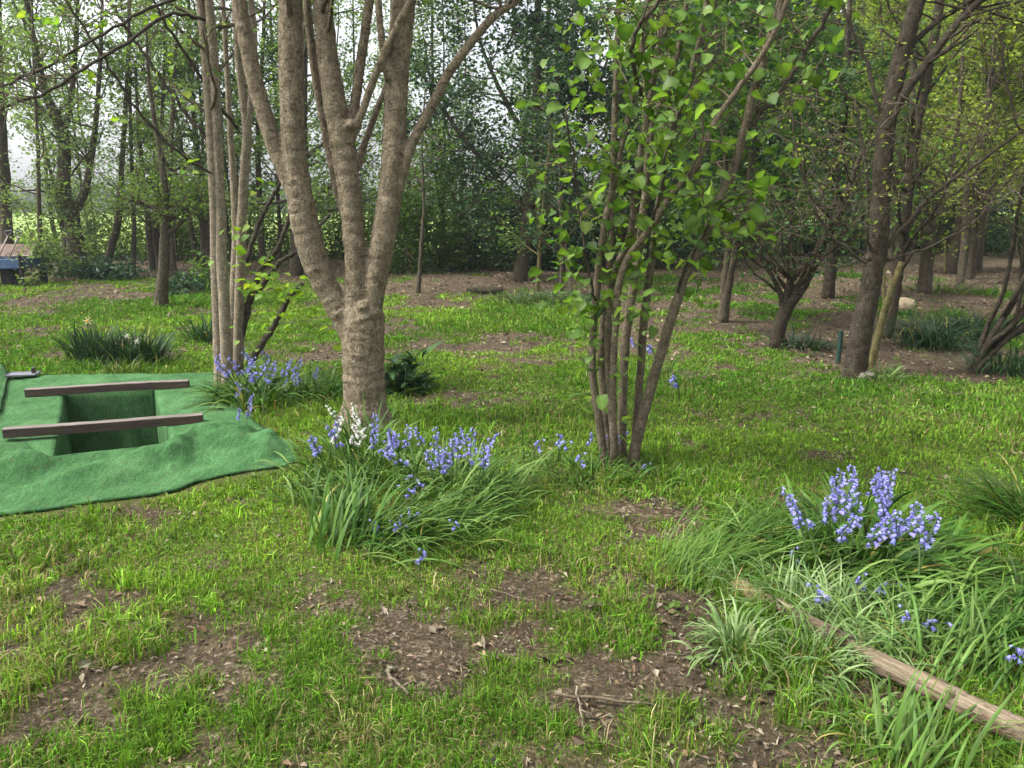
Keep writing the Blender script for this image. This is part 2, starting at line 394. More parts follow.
def inside_poly(x, y, poly):
    r = np.zeros(np.shape(x), bool); n = len(poly)
    for i in range(n):
        x1, y1 = poly[i]; x2, y2 = poly[(i + 1) % n]
        if y1 == y2: continue
        c = ((y1 > y) != (y2 > y)) & (x < (x2 - x1) * (y - y1) / (y2 - y1) + x1)
        r ^= c
    return r
MAT_POLY = [tuple(G(*p)[:2]) for p in [(-150, 527), (0, 523), (85, 511), (185, 497), (240, 479), (292, 471), (304, 457), (280, 439), (242, 415), (222, 392), (215, 377), (120, 379), (10, 380), (0, 373), (-150, 380)]]

# ------------------------------------------------------------------ ground sheet
def build_ground():
    def axis(lo, hi, step, ext_lo, ext_hi, g=1.12):
        a = list(np.arange(lo, hi, step)); s = step; v = a[-1]
        while v < ext_hi: s *= g; v += s; a.append(v)
        s = step; v = lo; pre = []
        while v > ext_lo: s *= g; v -= s; pre.append(v)
        return np.array(pre[::-1] + a)
    xs = axis(-6.5, 6.5, .05, -260, 260, 1.06); ys = axis(1.0, 12, .05, -8, 400, 1.05)
    X, Y = np.meshgrid(xs, ys); Z = height(X, Y)
    g = grassiness(X, Y); m = mulch(X, Y)
    chips = np.clip(.55 + .9 * (fbm(X * 1.5, Y * 1.5, 91) - .5) + .5 * m, 0, 1)
    fine = .02 * (fbm(X * 9, Y * 9, 31, 3) - .5) * (Y < 14)
    Z = Z + fine * (1 - .4 * g)
    nx, ny = len(xs), len(ys)
    idx = np.arange(nx * ny).reshape(ny, nx)
    cm = (C_NL + C_NR + C_FL + C_FR) / 4
    ins = inside_poly(X, Y, [tuple((p + (p - cm) * .045)[:2]) for p in (C_NL, C_NR, C_FR, C_FL)])
    bad = ins[:-1, :-1] | ins[1:, :-1] | ins[:-1, 1:] | ins[1:, 1:]
    q = np.stack([idx[:-1, :-1], idx[:-1, 1:], idx[1:, 1:], idx[1:, :-1]], -1)[~bad]
    mb = MB(); mb.add(np.stack([X, Y, Z], -1).reshape(-1, 3), [q], np.stack([g, chips, m], -1).reshape(-1, 3))
    tag(link('ground', mb.mesh('ground', [M_GROUND])), kind='structure')
    # field of young crop beyond the trees
    mat = simple_mat('field_crop', (.16, .24, .04), (.26, .34, .07), (.35, 1.2, 1), .9, .1)
    fx = np.concatenate([np.linspace(-250, -30, 12), np.linspace(-28, 30, 30), np.linspace(35, 250, 12)])
    V = []; fy = np.array([0, .02, .06, .15, .3, .6, 1.])
    for t in fy:
        for x in fx:
            y0 = 25 + max(0, (x + 2)) * .9 + .8 * math.sin(x * .9); y = y0 + (170 - y0) * t if y0 < 165 else y0 + t
            V.append((x, y, float(height(x, y)) * (1 if t < .1 else .3) + .07))
    i = np.arange(len(V)).reshape(len(fy), len(fx))
    mb = MB(); mb.add(np.array(V), [np.stack([i[:-1, :-1], i[:-1, 1:], i[1:, 1:], i[1:, :-1]], -1).reshape(-1, 4)])
    tag(link('field', mb.mesh('field', [mat])), kind='structure')
build_ground()

# ------------------------------------------------------------------ lawn
TRUNK_BASES = []   # (x, y, r) places where no blade grows
def build_grass():
    n_t = 150000
    a, b = 1.35, 20.
    r = (RNG.random(n_t) * (b ** .75 - a ** .75) + a ** .75) ** (1 / .75)
    th = RNG.uniform(-.86, .86, n_t)
    x = r * np.sin(th); y = r * np.cos(th)
    g = grassiness(x, y)
    keep = RNG.random(n_t) < np.clip(g * 1.15 + .02, 0, 1) ** 1.3
    keep &= ~inside_poly(x, y, MAT_POLY) & (x > -.72 * y - 1.6) & (x < .72 * y + 1.6)
    for (cx, cy, cr) in TRUNK_BASES: keep &= (x - cx) ** 2 + (y - cy) ** 2 > cr * cr
    x, y, r, g = x[keep], y[keep], r[keep], g[keep]
    k = 8; n = len(x)
    tall = fbm(x * .9, y * .9, 13, 3)
    tall = np.clip((tall - .3) * 2.2, 0.15, 1.5) * (.55 + .45 * g)
    left = np.clip(1 - np.hypot(x + 1.5, y - 2.3) / 1.0, 0, 1) + .6 * np.clip(1 - np.hypot(x - .2, y - 2.2) / 1.0, 0, 1)
    hgt = (.016 + .032 * tall * np.clip(1.15 - y / 16, .6, 1) + .042 * left * g) * (.35 + 1.3 * fbm(x * 5, y * 5, 37, 3))
    hue = fbm(x * .6, y * .6, 71, 3); dry = fbm(x * 2.0, y * 2.0, 19, 3)
    R = lambda v: np.repeat(v, k)
    N = n * k
    off = RNG.normal(size=(N, 2)) * (.012 + .004 * R(r))[:, None]
    bx = R(x) + off[:, 0]; by = R(y) + off[:, 1]
    okm = ~inside_poly(bx, by, MAT_POLY)
    bz = height(bx, by) - .004
    az = np.arctan2(off[:, 1], off[:, 0]) + RNG.normal(0, 1.1, N)
    lean = np.abs(RNG.normal(.6, .4, N))
    h = R(hgt) * np.exp(RNG.normal(0, .42, N)) * (1 + .015 * R(r))
    w = (.00165 * (R(r) / 2) ** .9) * RNG.uniform(.7, 1.5, N)
    d = np.stack([np.cos(az), np.sin(az), np.zeros(N)], 1)
    view = RNG.uniform(0, 2 * math.pi, N)
    s = np.stack([np.cos(view), np.sin(view), np.zeros(N)], 1)
    P = np.stack([bx, by, bz], 1); up = np.array([0, 0, 1.])
    mid = P + up * (h * .62)[:, None] + d * (h * .25 * lean)[:, None]
    tip = P + up * (h * (1 - .35 * np.minimum(lean, 1.4)))[:, None] + d * (h * .95 * lean)[:, None]
    V = np.stack([P - s * w[:, None], P + s * w[:, None], mid + s * w[:, None] * .8, mid - s * w[:, None] * .8, tip], 1)
    V = V[okm]
    hu = R(hue)[okm]; dr = R(dry)[okm]; nn = len(V)
    f = np.clip((hu - .3) * 2.3 + RNG.normal(0, .22, nn), 0, 1)[:, None]
    c = np.array([.085, .185, .016]) * (1 - f) + np.array([.19, .31, .034]) * f
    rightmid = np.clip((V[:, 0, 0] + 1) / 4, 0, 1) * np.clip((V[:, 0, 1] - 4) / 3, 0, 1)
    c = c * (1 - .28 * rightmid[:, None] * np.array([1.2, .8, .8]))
    st = RNG.random(nn) < np.clip(.12 + .8 * (dr - .42), .04, .45) * np.clip(1.2 - V[:, 0, 1] / 9, .25, 1)
    c[st] = np.array([.30, .25, .12]) * RNG.uniform(.5, 1.2, (st.sum(), 1))
    tint = np.exp(RNG.normal(0, .28, (n, 1)) + RNG.normal(0, .06, (n, 3)))
    c *= np.exp(RNG.normal(0, .2, (nn, 1))) * np.repeat(tint, k, 0)[okm]
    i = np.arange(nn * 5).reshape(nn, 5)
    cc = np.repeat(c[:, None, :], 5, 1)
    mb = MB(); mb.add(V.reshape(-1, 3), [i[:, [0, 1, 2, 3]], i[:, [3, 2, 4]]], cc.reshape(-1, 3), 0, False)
    tag(link('lawn_grass', mb.mesh('lawn_grass', [M_GRASS])), 'patchy green lawn grass growing under the trees', 'grass', kind='stuff')

def build_litter():
    # dead leaves, chips and bits of straw lying on the bare patches
    n = 170000
    r = (RNG.random(n) * (24 ** .8 - 1.4 ** .8) + 1.4 ** .8) ** (1 / .8); th = RNG.uniform(-.85, .85, n)
    x = r * np.sin(th); y = r * np.cos(th); g = grassiness(x, y)
    keep = (RNG.random(n) < (1 - g) ** 1.3 * .75 + .05) & ~inside_poly(x, y, MAT_POLY)
    x, y, r = x[keep], y[keep], r[keep]; n = len(x)
    z = height(x, y) + RNG.uniform(.004, .02, n)
    L = RNG.gamma(3., .0042, n) * (1 + .12 * r) + .004; W = L * RNG.choice([.15, .22, .4, .65], n)
    st = RNG.random(n) < .12; L[st] *= 2.6; W[st] = .0016 * (1 + .2 * r[st])
    c = pal([(.11, .08, .05), (.20, .148, .096), (.31, .245, .165), (.075, .052, .033), (.42, .36, .26), (.20, .13, .075)], n, .3)
    mb = MB(); leaves(mb, np.stack([x, y, z], 1), L, W, c, 0, .25)
    tag(link('leaf_litter', mb.mesh('leaf_litter', [M_LITTER])), 'brown dead leaves and wood chips scattered on bare soil', 'leaf litter', kind='stuff')
    n = 2600
    r = RNG.uniform(1.6, 9, n); th = RNG.uniform(-.8, .8, n); x = r * np.sin(th); y = r * np.cos(th)
    keep = ~inside_poly(x, y, MAT_POLY) & (fbm(x * .8, y * .8, 44) > .5); x, y = x[keep], y[keep]; n = len(x)
    k = 4; X = np.repeat(x, k) + RNG.normal(0, .015, n * k); Y = np.repeat(y, k) + RNG.normal(0, .015, n * k)
    az = RNG.uniform(0, 6.28, n * k); D = np.stack([np.cos(az), np.sin(az), RNG.uniform(0, .6, n * k)], 1)
    mb = MB(); broad_leaves(mb, np.stack([X, Y, height(X, Y) + .02], 1), D, RNG.uniform(.012, .035, n * k), RNG.uniform(.01, .024, n * k), pal([(.10, .17, .03), (.14, .22, .05)], n * k), 0)
    tag(link('lawn_weeds', mb.mesh('lawn_weeds', [M_LEAF])), 'small round-leaved weeds dotted through the lawn', 'weeds', kind='stuff')
build_litter()

# ------------------------------------------------------------------ grave, mats, boards
def loft(outer, inner, n, m, zfun, drop=None, ndrop=16):
    O = catmull(outer, n); I = catmull(inner, n); rows = []
    for j in range(m + 1):
        t = j / m; P = O * (1 - t) + I * t
        z = height(P[:, 0], P[:, 1]) + zfun(t, P); rows.append(np.c_[P[:, :2], z])
    if drop is not None:
        top = rows[-1]
        for j in range(1, ndrop + 1):
            t = j / ndrop; P = top.copy()
            wob = .018 * np.sin(np.linspace(0, 1, n) * 34 + 2 * t + 3 * vnoise(P[:, 0] * 4, P[:, 1] * 4, 3)) * min(1, 3 * t)
            P[:, 0] += drop[0] * (.012 * min(1, 4 * t) + wob * .5); P[:, 1] += drop[1] * (.012 * min(1, 4 * t) + wob * .5)
            P[:, 2] = top[:, 2] * (1 - t) + (-1.25) * t; rows.append(P)
    V = np.array(rows); i = np.arange(V.shape[0] * n).reshape(-1, n)
    return V.reshape(-1, 3), np.stack([i[:-1, :-1], i[:-1, 1:], i[1:, 1:], i[1:, :-1]], -1).reshape(-1, 4)

def px2(pts): return [G(*p) for p in pts]
def densify(pts, k=6):
    out = []
    for a, b in zip(pts[:-1], pts[1:]):
        for t in np.linspace(0, 1, k, endpoint=False): out.append(np.asarray(a) * (1 - t) + np.asarray(b) * t)
    out.append(np.asarray(pts[-1])); return out

def build_grave():
    NL, NR, FL, FR = [np.array([p[0], p[1], 0.]) for p in (C_NL, C_NR, C_FL, C_FR)]
    wrinkle = lambda P, s, a: a * (fbm(P[:, 0] * s, P[:, 1] * s, 7, 4) - .5)
    def solid(o, th=.012):
        md = o.modifiers.new('thickness', 'SOLIDIFY'); md.thickness = th; md.offset = -1; return o
    # the dug soil walls and floor behind the lining
    soil = simple_mat('dug_soil', (.04, .028, .018), (.11, .075, .05), (9, 9, 9), .95, .8)
    mb = MB(); e = .06
    mid = (NL + NR + FL + FR) / 4; c = [p + (p - mid) * .07 for p in (NL, NR, FR, FL)]
    V = np.array([[p[0], p[1], z] for z in (-.02, -1.5) for p in c])
    mb.add(V, [np.array([[0, 1, 5, 4], [1, 2, 6, 5], [2, 3, 7, 6], [3, 0, 4, 7], [4, 5, 6, 7]])], smooth=False)
    tag(link('grave_pit', mb.mesh('grave_pit', [soil])), kind='structure')
    def mat(name, label, args, thick=.012, grp='green matting laid round the grave'):
        V, q = loft(*args); mb = MB(); mb.add(V, [q]); o = V.mean(0); o[2] = 0
        ob = link(name, mb.mesh(name, [M_TURF], o), None, o); solid(ob, thick)
        return tag(ob, label, 'artificial grass', grp)
    # left mat with its drape into the hole
    mat('turf_mat', 'flat green turf mat left of the open grave, draped down its left wall',
        (densify(px2([(-75, 458), (0, 416), (8, 380)])), densify([NL - np.r_[GL * .22, 0], NL, FL, FL + np.r_[GL * .1, 0]]), 60, 24, lambda t, P: .018 + .006 * t + wrinkle(P, 3, .03), GW))
    mat('turf_mat', 'separate green turf strip beyond the seam at the photo\'s left edge',
        (densify(px2([(-190, 455), (-60, 368), (-4, 370)])), densify(px2([(-70, 458), (1, 418), (9, 381)])), 40, 20, lambda t, P: .05 + .06 * math.sin(math.pi * min(1, t * 1.05)) + wrinkle(P, 3, .03)))
    # back and right mat, one sheet folded round the corner
    def zbr(t, P):
        return .03 + wrinkle(P, 2.6, .05) + .028 * np.exp(-((grave_local(P[:, 0], P[:, 1])[1] - LEN - .25) / .07) ** 2)
    outer = densify(px2([(6, 378), (60, 379), (120, 378), (213, 377)]), 8) + densify(px2([(214, 378), (222, 392), (242, 415), (268, 437)]), 8)
    inner = densify([FL, (FL + FR) / 2, FR], 12)[:-1] + [FR] + densify([FR, (FR + NR) / 2, NR], 12)
    V, q = None, None
    n = 90
    def arclen(pts, n):
        pts = np.array(pts); return pts[np.linspace(0, len(pts) - 1, n).round().astype(int)] * 0 + np.stack([np.interp(np.linspace(0, len(pts) - 1, n), np.arange(len(pts)), pts[:, k]) for k in range(3)], 1)
    mat('turf_mat', 'green turf mat along the far end and right side of the open grave',
        (list(arclen(outer, n)), list(arclen(inner, n)), n, 22, zbr, -GL * .4 - GW * .5))
    # front mat thrown over a low ridge of soil
    outer = px2([(-150, 530), (-60, 524), (0, 517), (45, 512), (85, 505), (150, 497), (180, 491), (196, 484), (240, 474), (285, 468), (297, 462)])
    inner = [G(-110, 452), G(-40, 450), G(25, 449), NL - np.r_[GL * .02, 0], NL + (NR - NL) * .5, NR - np.r_[GL * .02, 0], G(205, 428), G(240, 430), G(270, 440), G(292, 450)]
    def zf(t, P):
        u, v = grave_local(P[:, 0], P[:, 1])
        ridge = .075 * math.exp(-((t - .6) / .25) ** 2)
        fade = np.clip((1.55 - u) / .5, .25, 1)
        fold = .055 * np.exp(-((v + .20 - .10 * (u - .4) + .05 * np.sin(u * 5)) / .055) ** 2) * np.clip((u + .5) * 2, 0, 1) + .05 * np.exp(-((v + .50 - .16 * u + .05 * np.sin(u * 4 + 1)) / .08) ** 2) + .04 * np.exp(-((v + .36 + .12 * u) / .05) ** 2) * np.clip(u * 2, 0, 1)
        mound = .05 * np.exp(-((u + .12) / .16) ** 2 - ((v + .16) / .17) ** 2)
        s = .022 * np.sin(5 * u - 17 * v + 5 * (fbm(P[:, 0] * 1.6, P[:, 1] * 1.6, 4) - .5) * 4) * math.sin(math.pi * t) * (.4 + vnoise(P[:, 0] * 2, P[:, 1] * 2, 8))
        return .018 + .022 * min(1, t * 3) + fold * math.sin(math.pi * min(1, .08 + t * .95)) * .65 + (ridge + mound) * fade + s + .10 * (fbm(u * 1.6 + .6 * v, v * 6 - 2.2 * u, 7, 4) - .5) * (.12 + math.sin(math.pi * t))
    front = mat('turf_mat', 'wrinkled green turf mat thrown over the ridge in front of the grave',
        (densify(outer), densify(inner), 130, 40, zf), .014)
    mb = MB(); V, q = loft([NL + np.r_[GL * .03, 0], NR + np.r_[GL * .03, 0]], [NL + np.r_[GL * .012, 0], NR + np.r_[GL * .012, 0]], 30, 1, lambda t, P: .05, GL)
    mb.add(V, [q]); part('drape', mb, [M_TURF], front)
    # boards lying across
    wood = simple_mat('weathered_plank', (.10, .08, .068), (.23, .195, .17), (3, 60, 60), .8, .5)
    woodd = simple_mat('plank_edge', (.045, .03, .025), (.085, .058, .045), (4, 50, 50), .85, .4)
    for a, b, lab, z in (((4, 433), (203, 417), 'long weathered board across the near half of the grave', .078), ((26, 392), (189, 384), 'shorter weathered board across the far end of the grave', .074)):
        zb = float(height(*G(*a)[:2])) + z; A, B = Gz(*a, zb), Gz(*b, zb); c = (A + B) / 2; L = np.linalg.norm((B - A)[:2]); rz = math.atan2(B[1] - A[1], B[0] - A[0])
        h = zb; n = 26
        xs = np.linspace(-L / 2, L / 2, n); mb = MB()
        prof = np.array([(-.035, -.032), (-.035, .028), (-.031, .032), (.031, .032), (.035, .028), (.035, -.032)])
        V = np.array([[x, p[0] + .004 * math.sin(x * 5), p[1] + .006 * math.sin(x * 2.3 + a[0]) + RNG.normal(0, .0012)] for x in xs for p in prof])
        R = np.array([[math.cos(rz), -math.sin(rz), 0], [math.sin(rz), math.cos(rz), 0], [0, 0, 1]])
        i = np.arange(n * 6).reshape(n, 6); qs = []; qd = []
        for k in range(6):
            f = np.stack([i[:-1, k], i[1:, k], i[1:, (k + 1) % 6], i[:-1, (k + 1) % 6]], -1)
            (qs if k in (1, 2, 3) else qd).append(f)
        me = MB(); me.add(V, [np.concatenate(qs)], mat=0, smooth=False); me.F += [(np.concatenate(qd), 1, False), (i[0][None, ::-1], 1, False), (i[-1][None], 1, False)]
        o = link('grave_board', me.mesh('grave_board', [wood, woodd]), None, (c[0], c[1], h)); o.rotation_euler.z = rz
        tag(o, lab, 'board', 'boards across the grave')
    # small grey tray with a dark block on the mat behind
    c = G(24, 381); root = thing('grey_tray', 'small flat grey tray on the green matting at the grave\'s far left corner', 'tray', (c[0], c[1], c[2] + .058))
    met = simple_mat('galvanised', (.12, .12, .14), (.20, .20, .23), (12, 12, 12), .6, .1, 0, .3); dk = simple_mat('dark_block', (.03, .02, .018), (.07, .05, .04))
    rz = .2; w, d = .25, .15; mb = MB(); o = np.array(root.location)
    box_mesh(mb, o + (0, 0, .008), w, d, .008, rz, bev=.002); ax = np.array([math.cos(rz), math.sin(rz), 0]); ay = np.array([-math.sin(rz), math.cos(rz), 0])
    part('plate', mb, [met], root); mb = MB()
    for s in (-1, 1):
        box_mesh(mb, o + ay * s * (d / 2 + .004) + (0, 0, .011), w + .012, .006, .014, rz, bev=.001); box_mesh(mb, o + ax * s * (w / 2 + .004) + (0, 0, .011), .006, d, .014, rz, bev=.001)
    part('rim', mb, [met], root)
    c2 = o + ax * .085 + ay * .02; r2 = thing('dark_block', 'little dark brown block standing in the grey tray', 'block', c2 + (0, 0, .012)); mb = MB()
    box_mesh(mb, c2 + (0, 0, .037), .035, .04, .045, rz + .3, bev=.004); part('body', mb, [dk], r2); mb = MB(); box_mesh(mb, c2 + (0, 0, .064), .02, .022, .01, rz + .3, bev=.002); part('cap', mb, [met], r2)
build_grave()

# ------------------------------------------------------------------ trees
def grow(start, D, L, n, wob, up):
    m = len(start); P = [start]; d = nrm(D); p = start
    for k in range(n - 1):
        d = nrm(d + RNG.normal(0, wob, (m, 3)) + np.array([0, 0, up])); p = p + d * (L / (n - 1))[:, None]; P.append(p)
    return np.stack(P, 1)

def sample_paths(P, t):
    """P (m,n,3), t (m,k) -> points and tangents (m,k,3)"""
    m, n, _ = P.shape; s = np.clip(t, 0, .999) * (n - 1); i = s.astype(int); f = (s - i)[..., None]; r = np.arange(m)[:, None]
    return P[r, i] * (1 - f) + P[r, i + 1] * f, nrm(P[r, i + 1] - P[r, i])

def stem_path(pts, Y):
    W = []; R = []
    for p in pts:
        px, py, r = p[:3]; dy = p[3] if len(p) > 3 else 0
        W.append(at(px, py, Y + dy)); R.append(r)
    return np.array(W), np.array(R)

def resample(W, R, n):
    P = catmull(W, n); r = np.interp(np.linspace(0, len(R) - 1, n), np.arange(len(R)), R)
    return P, r

def add_crown(mb, paths, rad, nb, L1, nb2, L2, nl, lsize, colors, t0=.35, elev=(.2, .9), spread=.16, leafmat=1, trunk_mb=None, lw=.62, flat=.5, wob=.16, zmin=None, dirbias=(0, 0, 0), r1=.012):
    """limbs on the given stems, twigs on the limbs, leaves on the twigs"""
    for P, r in zip(paths, rad):
        m = nb; t = t0 + (1 - t0) * RNG.random(m) ** .9
        S, T = sample_paths(P[None], t[None]); S = S[0]; T = T[0]
        az = RNG.uniform(0, 2 * math.pi, m); el = RNG.uniform(*elev, m)
        D = np.stack([np.cos(az) * np.cos(el), np.sin(az) * np.cos(el), np.sin(el)], 1) + T * .25 + np.array(dirbias)
        Ls = L1 * RNG.uniform(.55, 1.3, m) * (1 - .35 * (t - t0) / (1 - t0 + 1e-6))
        B = grow(S, D, Ls, 7, wob, .05)
        rb = np.minimum(np.interp(t, np.linspace(0, 1, len(r)), r) * .45, r1 * (1 + Ls))
        tubes(trunk_mb if trunk_mb is not None else mb, B, rb[:, None] * np.linspace(1, .25, 7)[None], 4)
        if nb2 == 0: continue
        tt = RNG.uniform(.2, 1, (m, nb2)); S2, T2 = sample_paths(B, tt); S2 = S2.reshape(-1, 3); T2 = T2.reshape(-1, 3); k = len(S2)
        D2 = nrm(T2 + RNG.normal(0, .7, (k, 3)))
        B2 = grow(S2, D2, L2 * RNG.uniform(.5, 1.4, k), 5, .22, .02)
        tubes(mb, B2, np.full((k, 1), .0045) * np.linspace(1, .35, 5)[None], 3)
        if nl == 0: continue
        q = RNG.uniform(.15, 1, (k, nl)); S3, _ = sample_paths(B2, q); S3 = S3.reshape(-1, 3) + RNG.normal(0, spread * L2, (k * nl, 3))
        if zmin is not None: S3 = S3[S3[:, 2] > zmin]
        n = len(S3)
        # whole clumps of leaves are lighter or darker
        c = pal(colors, n) * np.exp(RNG.normal(0, .2, (k, 1)).repeat(nl, 0)[:n])
        ls = lsize * RNG.uniform(.6, 1.35, n)
        leaves(mb, S3, ls, ls * lw, c, leafmat, flat)

def make_tree(name, label, base_px, stems, bark, colors, group=None, multi=False, Y=None, k=10, roughness=.03, leaf=M_LEAF, limbs=(), crown=None, cat='tree', clear=.0):
    b = G(*base_px); Y = b[1] if Y is None else Y
    root = thing(name, label, cat, b, group)
    tm = MB(); paths = []; rads = []
    for s in stems:
        W, R = stem_path(s, Y); P, r = resample(W, R, max(10, 5 * len(s))); P[1:-1] += RNG.normal(0, .05 * r.mean(), (len(P) - 2, 3))
        if s[0][1] >= base_px[1] - 12 and P[0, 2] < b[2] + .3: P[0, 2] = min(P[0, 2], float(height(*P[0, :2]))) - .05
        paths.append(P); rads.append(r)
        if multi:
            sm = MB(); tubes(sm, P, r, k, rough=roughness, cap=True); part('stem', sm, [bark], root)
        else: tubes(tm, P, r, k, rough=roughness, cap=True)
    for s in limbs:
        W, R = stem_path(s, Y); P, r = resample(W, R, 5 * len(s)); P[1:-1] += RNG.normal(0, .006, (len(P) - 2, 3))
        sm = MB(); tubes(sm, P, r, 7, rough=roughness, cap=True); part('limb', sm, [M_LIMB], root)
        paths.append(P); rads.append(r)
    if crown:
        cm = MB(); cr = dict(crown); only = cr.pop('only', None)
        use = range(len(paths)) if only is None else only
        add_crown(cm, [paths[i] for i in use], [rads[i] for i in use], colors=colors, trunk_mb=None if multi else tm, **cr)
        part('crown', cm, [M_TWIG, leaf], root)
    if not multi: part('trunk', tm, [bark], root)
    if clear: TRUNK_BASES.append((b[0], b[1], clear))
    return root, paths, rads

GREYGREEN = [(.15, .23, .08), (.18, .27, .08), (.13, .20, .09), (.22, .31, .08)]
LIME = [(.12, .215, .034), (.20, .32, .055), (.07, .135, .025), (.15, .25, .042)]
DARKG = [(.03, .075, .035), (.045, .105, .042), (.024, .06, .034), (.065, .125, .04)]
YELG = [(.30, .37, .065), (.36, .43, .08), (.23, .30, .06), (.18, .28, .05)]
MIDG = [(.06, .125, .024), (.095, .175, .035), (.14, .24, .04)]

def main_tree():
    b = G(365, 430); Y = b[1]
    root = thing('multi_stem_tree', 'large banded-bark tree in the middle splitting into three thick stems', 'tree', b)
    main = [
        [(366, 436, .205), (366, 424, .172), (365, 405, .155), (364, 370, .147), (363, 342, .15), (363, 318, .15), (363, 308, .12)],
        [(356, 345, .085), (346, 322, .088), (333, 299, .086), (320, 274, .09), (309, 240, .098), (302, 208, .092), (297, 175, .083), (293, 140, .081), (291, 60, .08), (290, -30, .075), (288, -200, .06)],
        [(303, 212, .058), (285, 172, .058), (264, 113, .056), (248, 50, .053), (237, -10, .048), (222, -140, .04)],
        [(360, 330, .09), (357, 300, .084), (356, 262, .08), (352, 215, .078), (348, 180, .082), (343, 150, .084), (336, 110, .078), (328, 60, .07), (323, 0, .064), (318, -160, .05)],
        [(350, 225, .045, .1), (338, 185, .042, .14), (326, 130, .036, .18), (315, 70, .031, .2), (307, 0, .028, .2), (300, -120, .02, .2)],
        [(347, 150, .04), (354, 110, .034, .03), (361, 60, .033, .05), (368, 10, .031, .05), (376, -60, .03, .05), (390, -180, .02)],
        [(347, 150, .033, -.02), (362, 112, .026, -.04), (378, 68, .025, -.1), (396, 28, .024, -.13), (414, -8, .023, -.14), (440, -80, .02, -.1)],
        [(368, 328, .085), (372, 300, .082), (378, 268, .082), (383, 240, .086), (388, 205, .083), (393, 165, .08), (395, 110, .078), (398, 60, .08), (403, 10, .078), (407, -60, .07), (418, -200, .055)],
        [(389, 80, .028, -.06), (383, 50, .025, -.09), (379, 10, .023, -.09), (374, -60, .02, -.08)],
        [(391, 212, .045, .0), (399, 185, .038, -.02), (406, 160, .036, -.02), (417, 133, .034), (432, 106, .033), (447, 76, .032), (461, 56, .03), (478, 34, .028), (497, 14, .026), (523, -6, .023), (560, -60, .018)],
        [(357, 170, .03, .12), (366, 140, .024, .16), (377, 110, .022, .2), (388, 80, .02, .25), (400, 30, .018, .3)],
    ]
    tm = MB(); paths = []; rads = []
    for s in main:
        W, R = stem_path(s, Y); P, r = resample(W, R, 7 * len(s)); P[1:-1] += RNG.normal(0, .035 * r.mean(), (len(P) - 2, 3)); r = r * (1 + .008 * RNG.normal(size=len(r)))
        if s is main[0]: P[0, 2] = b[2] - .08
        paths.append(P); rads.append(r); tubes(tm, P, r, 16, cap=True)
    # root flare and old branch scars
    for a in np.linspace(0, 6.28, 7)[:-1]:
        d = np.array([math.cos(a + .3), math.sin(a + .3), 0]); p0 = b + np.array([0, 0, .22]) + d * .09; p1 = b + d * .17 + np.array([0, 0, .05]); p2 = b + d * .27 + np.array([0, 0, -.06])
        P, r = resample(np.array([p0, p1, p2]), np.array([.05, .055, .04]), 8); tubes(tm, P, r, 8, cap=True)
    for (px, py, rr) in ((366, 306, .045), (366, 326, .035), (358, 352, .032), (352, 128, .045), (394, 70, .04), (297, 182, .045)):
        p = at(px, py, Y) + np.array([0, -.135 if py > 290 else -.07, 0]); P = np.array([p + [0, .07, .0], p + [0, .01, .01], p + [0, -.012, -.008]]); tubes(tm, P, np.array([rr, rr, rr * .55]), 10, cap=True)
    me = tm.mesh('trunk', [M_BARK], root.location); o = link('trunk', me, root)
    md = o.modifiers.new('weld', 'REMESH'); md.mode = 'VOXEL'; md.voxel_size = .010; md.use_smooth_shade = True
    sm = o.modifiers.new('soften', 'SMOOTH'); sm.factor = .5; sm.iterations = 2
    dg = bpy.context.evaluated_depsgraph_get(); ev = bpy.data.meshes.new_from_object(o.evaluated_get(dg)); o.modifiers.clear(); o.data = ev; ev.name = 'trunk'
    if not ev.materials: ev.materials.append(M_BARK)
    ev.polygons.foreach_set('use_smooth', np.ones(len(ev.polygons), bool))
    cm = MB()
    add_crown(cm, [paths[i] for i in (1, 2, 3, 5, 6, 7, 9)], [rads[i] for i in (1, 2, 3, 5, 6, 7, 9)], 8, 1.0, 5, .35, 5, .05, GREYGREEN + LIME[:1], t0=.8, elev=(-.1, .8), leafmat=1)
    part('crown', cm, [M_TWIG, M_LEAF], root)
    TRUNK_BASES.append((b[0], b[1], .2))
main_tree()

def leaf_sprays(mb, specs, size, colors, Y, n=6):
    """bunches of broad leaves hanging at surveyed points"""
    for (px, py, dy, k) in specs:
        c = at(px, py, Y + dy); P = c + RNG.normal(0, .06, (k, 3)); az = RNG.uniform(0, 6.28, k)
        D = np.stack([np.cos(az), np.sin(az), RNG.uniform(-.7, .15, k)], 1)
        s = size * RNG.uniform(.6, 1.25, k)
        broad_leaves(mb, P, D, s * 1.15, s * 1.1, pal(colors, k), 1, .2, (.8, 1., .6), upn=.35, wave=.06)

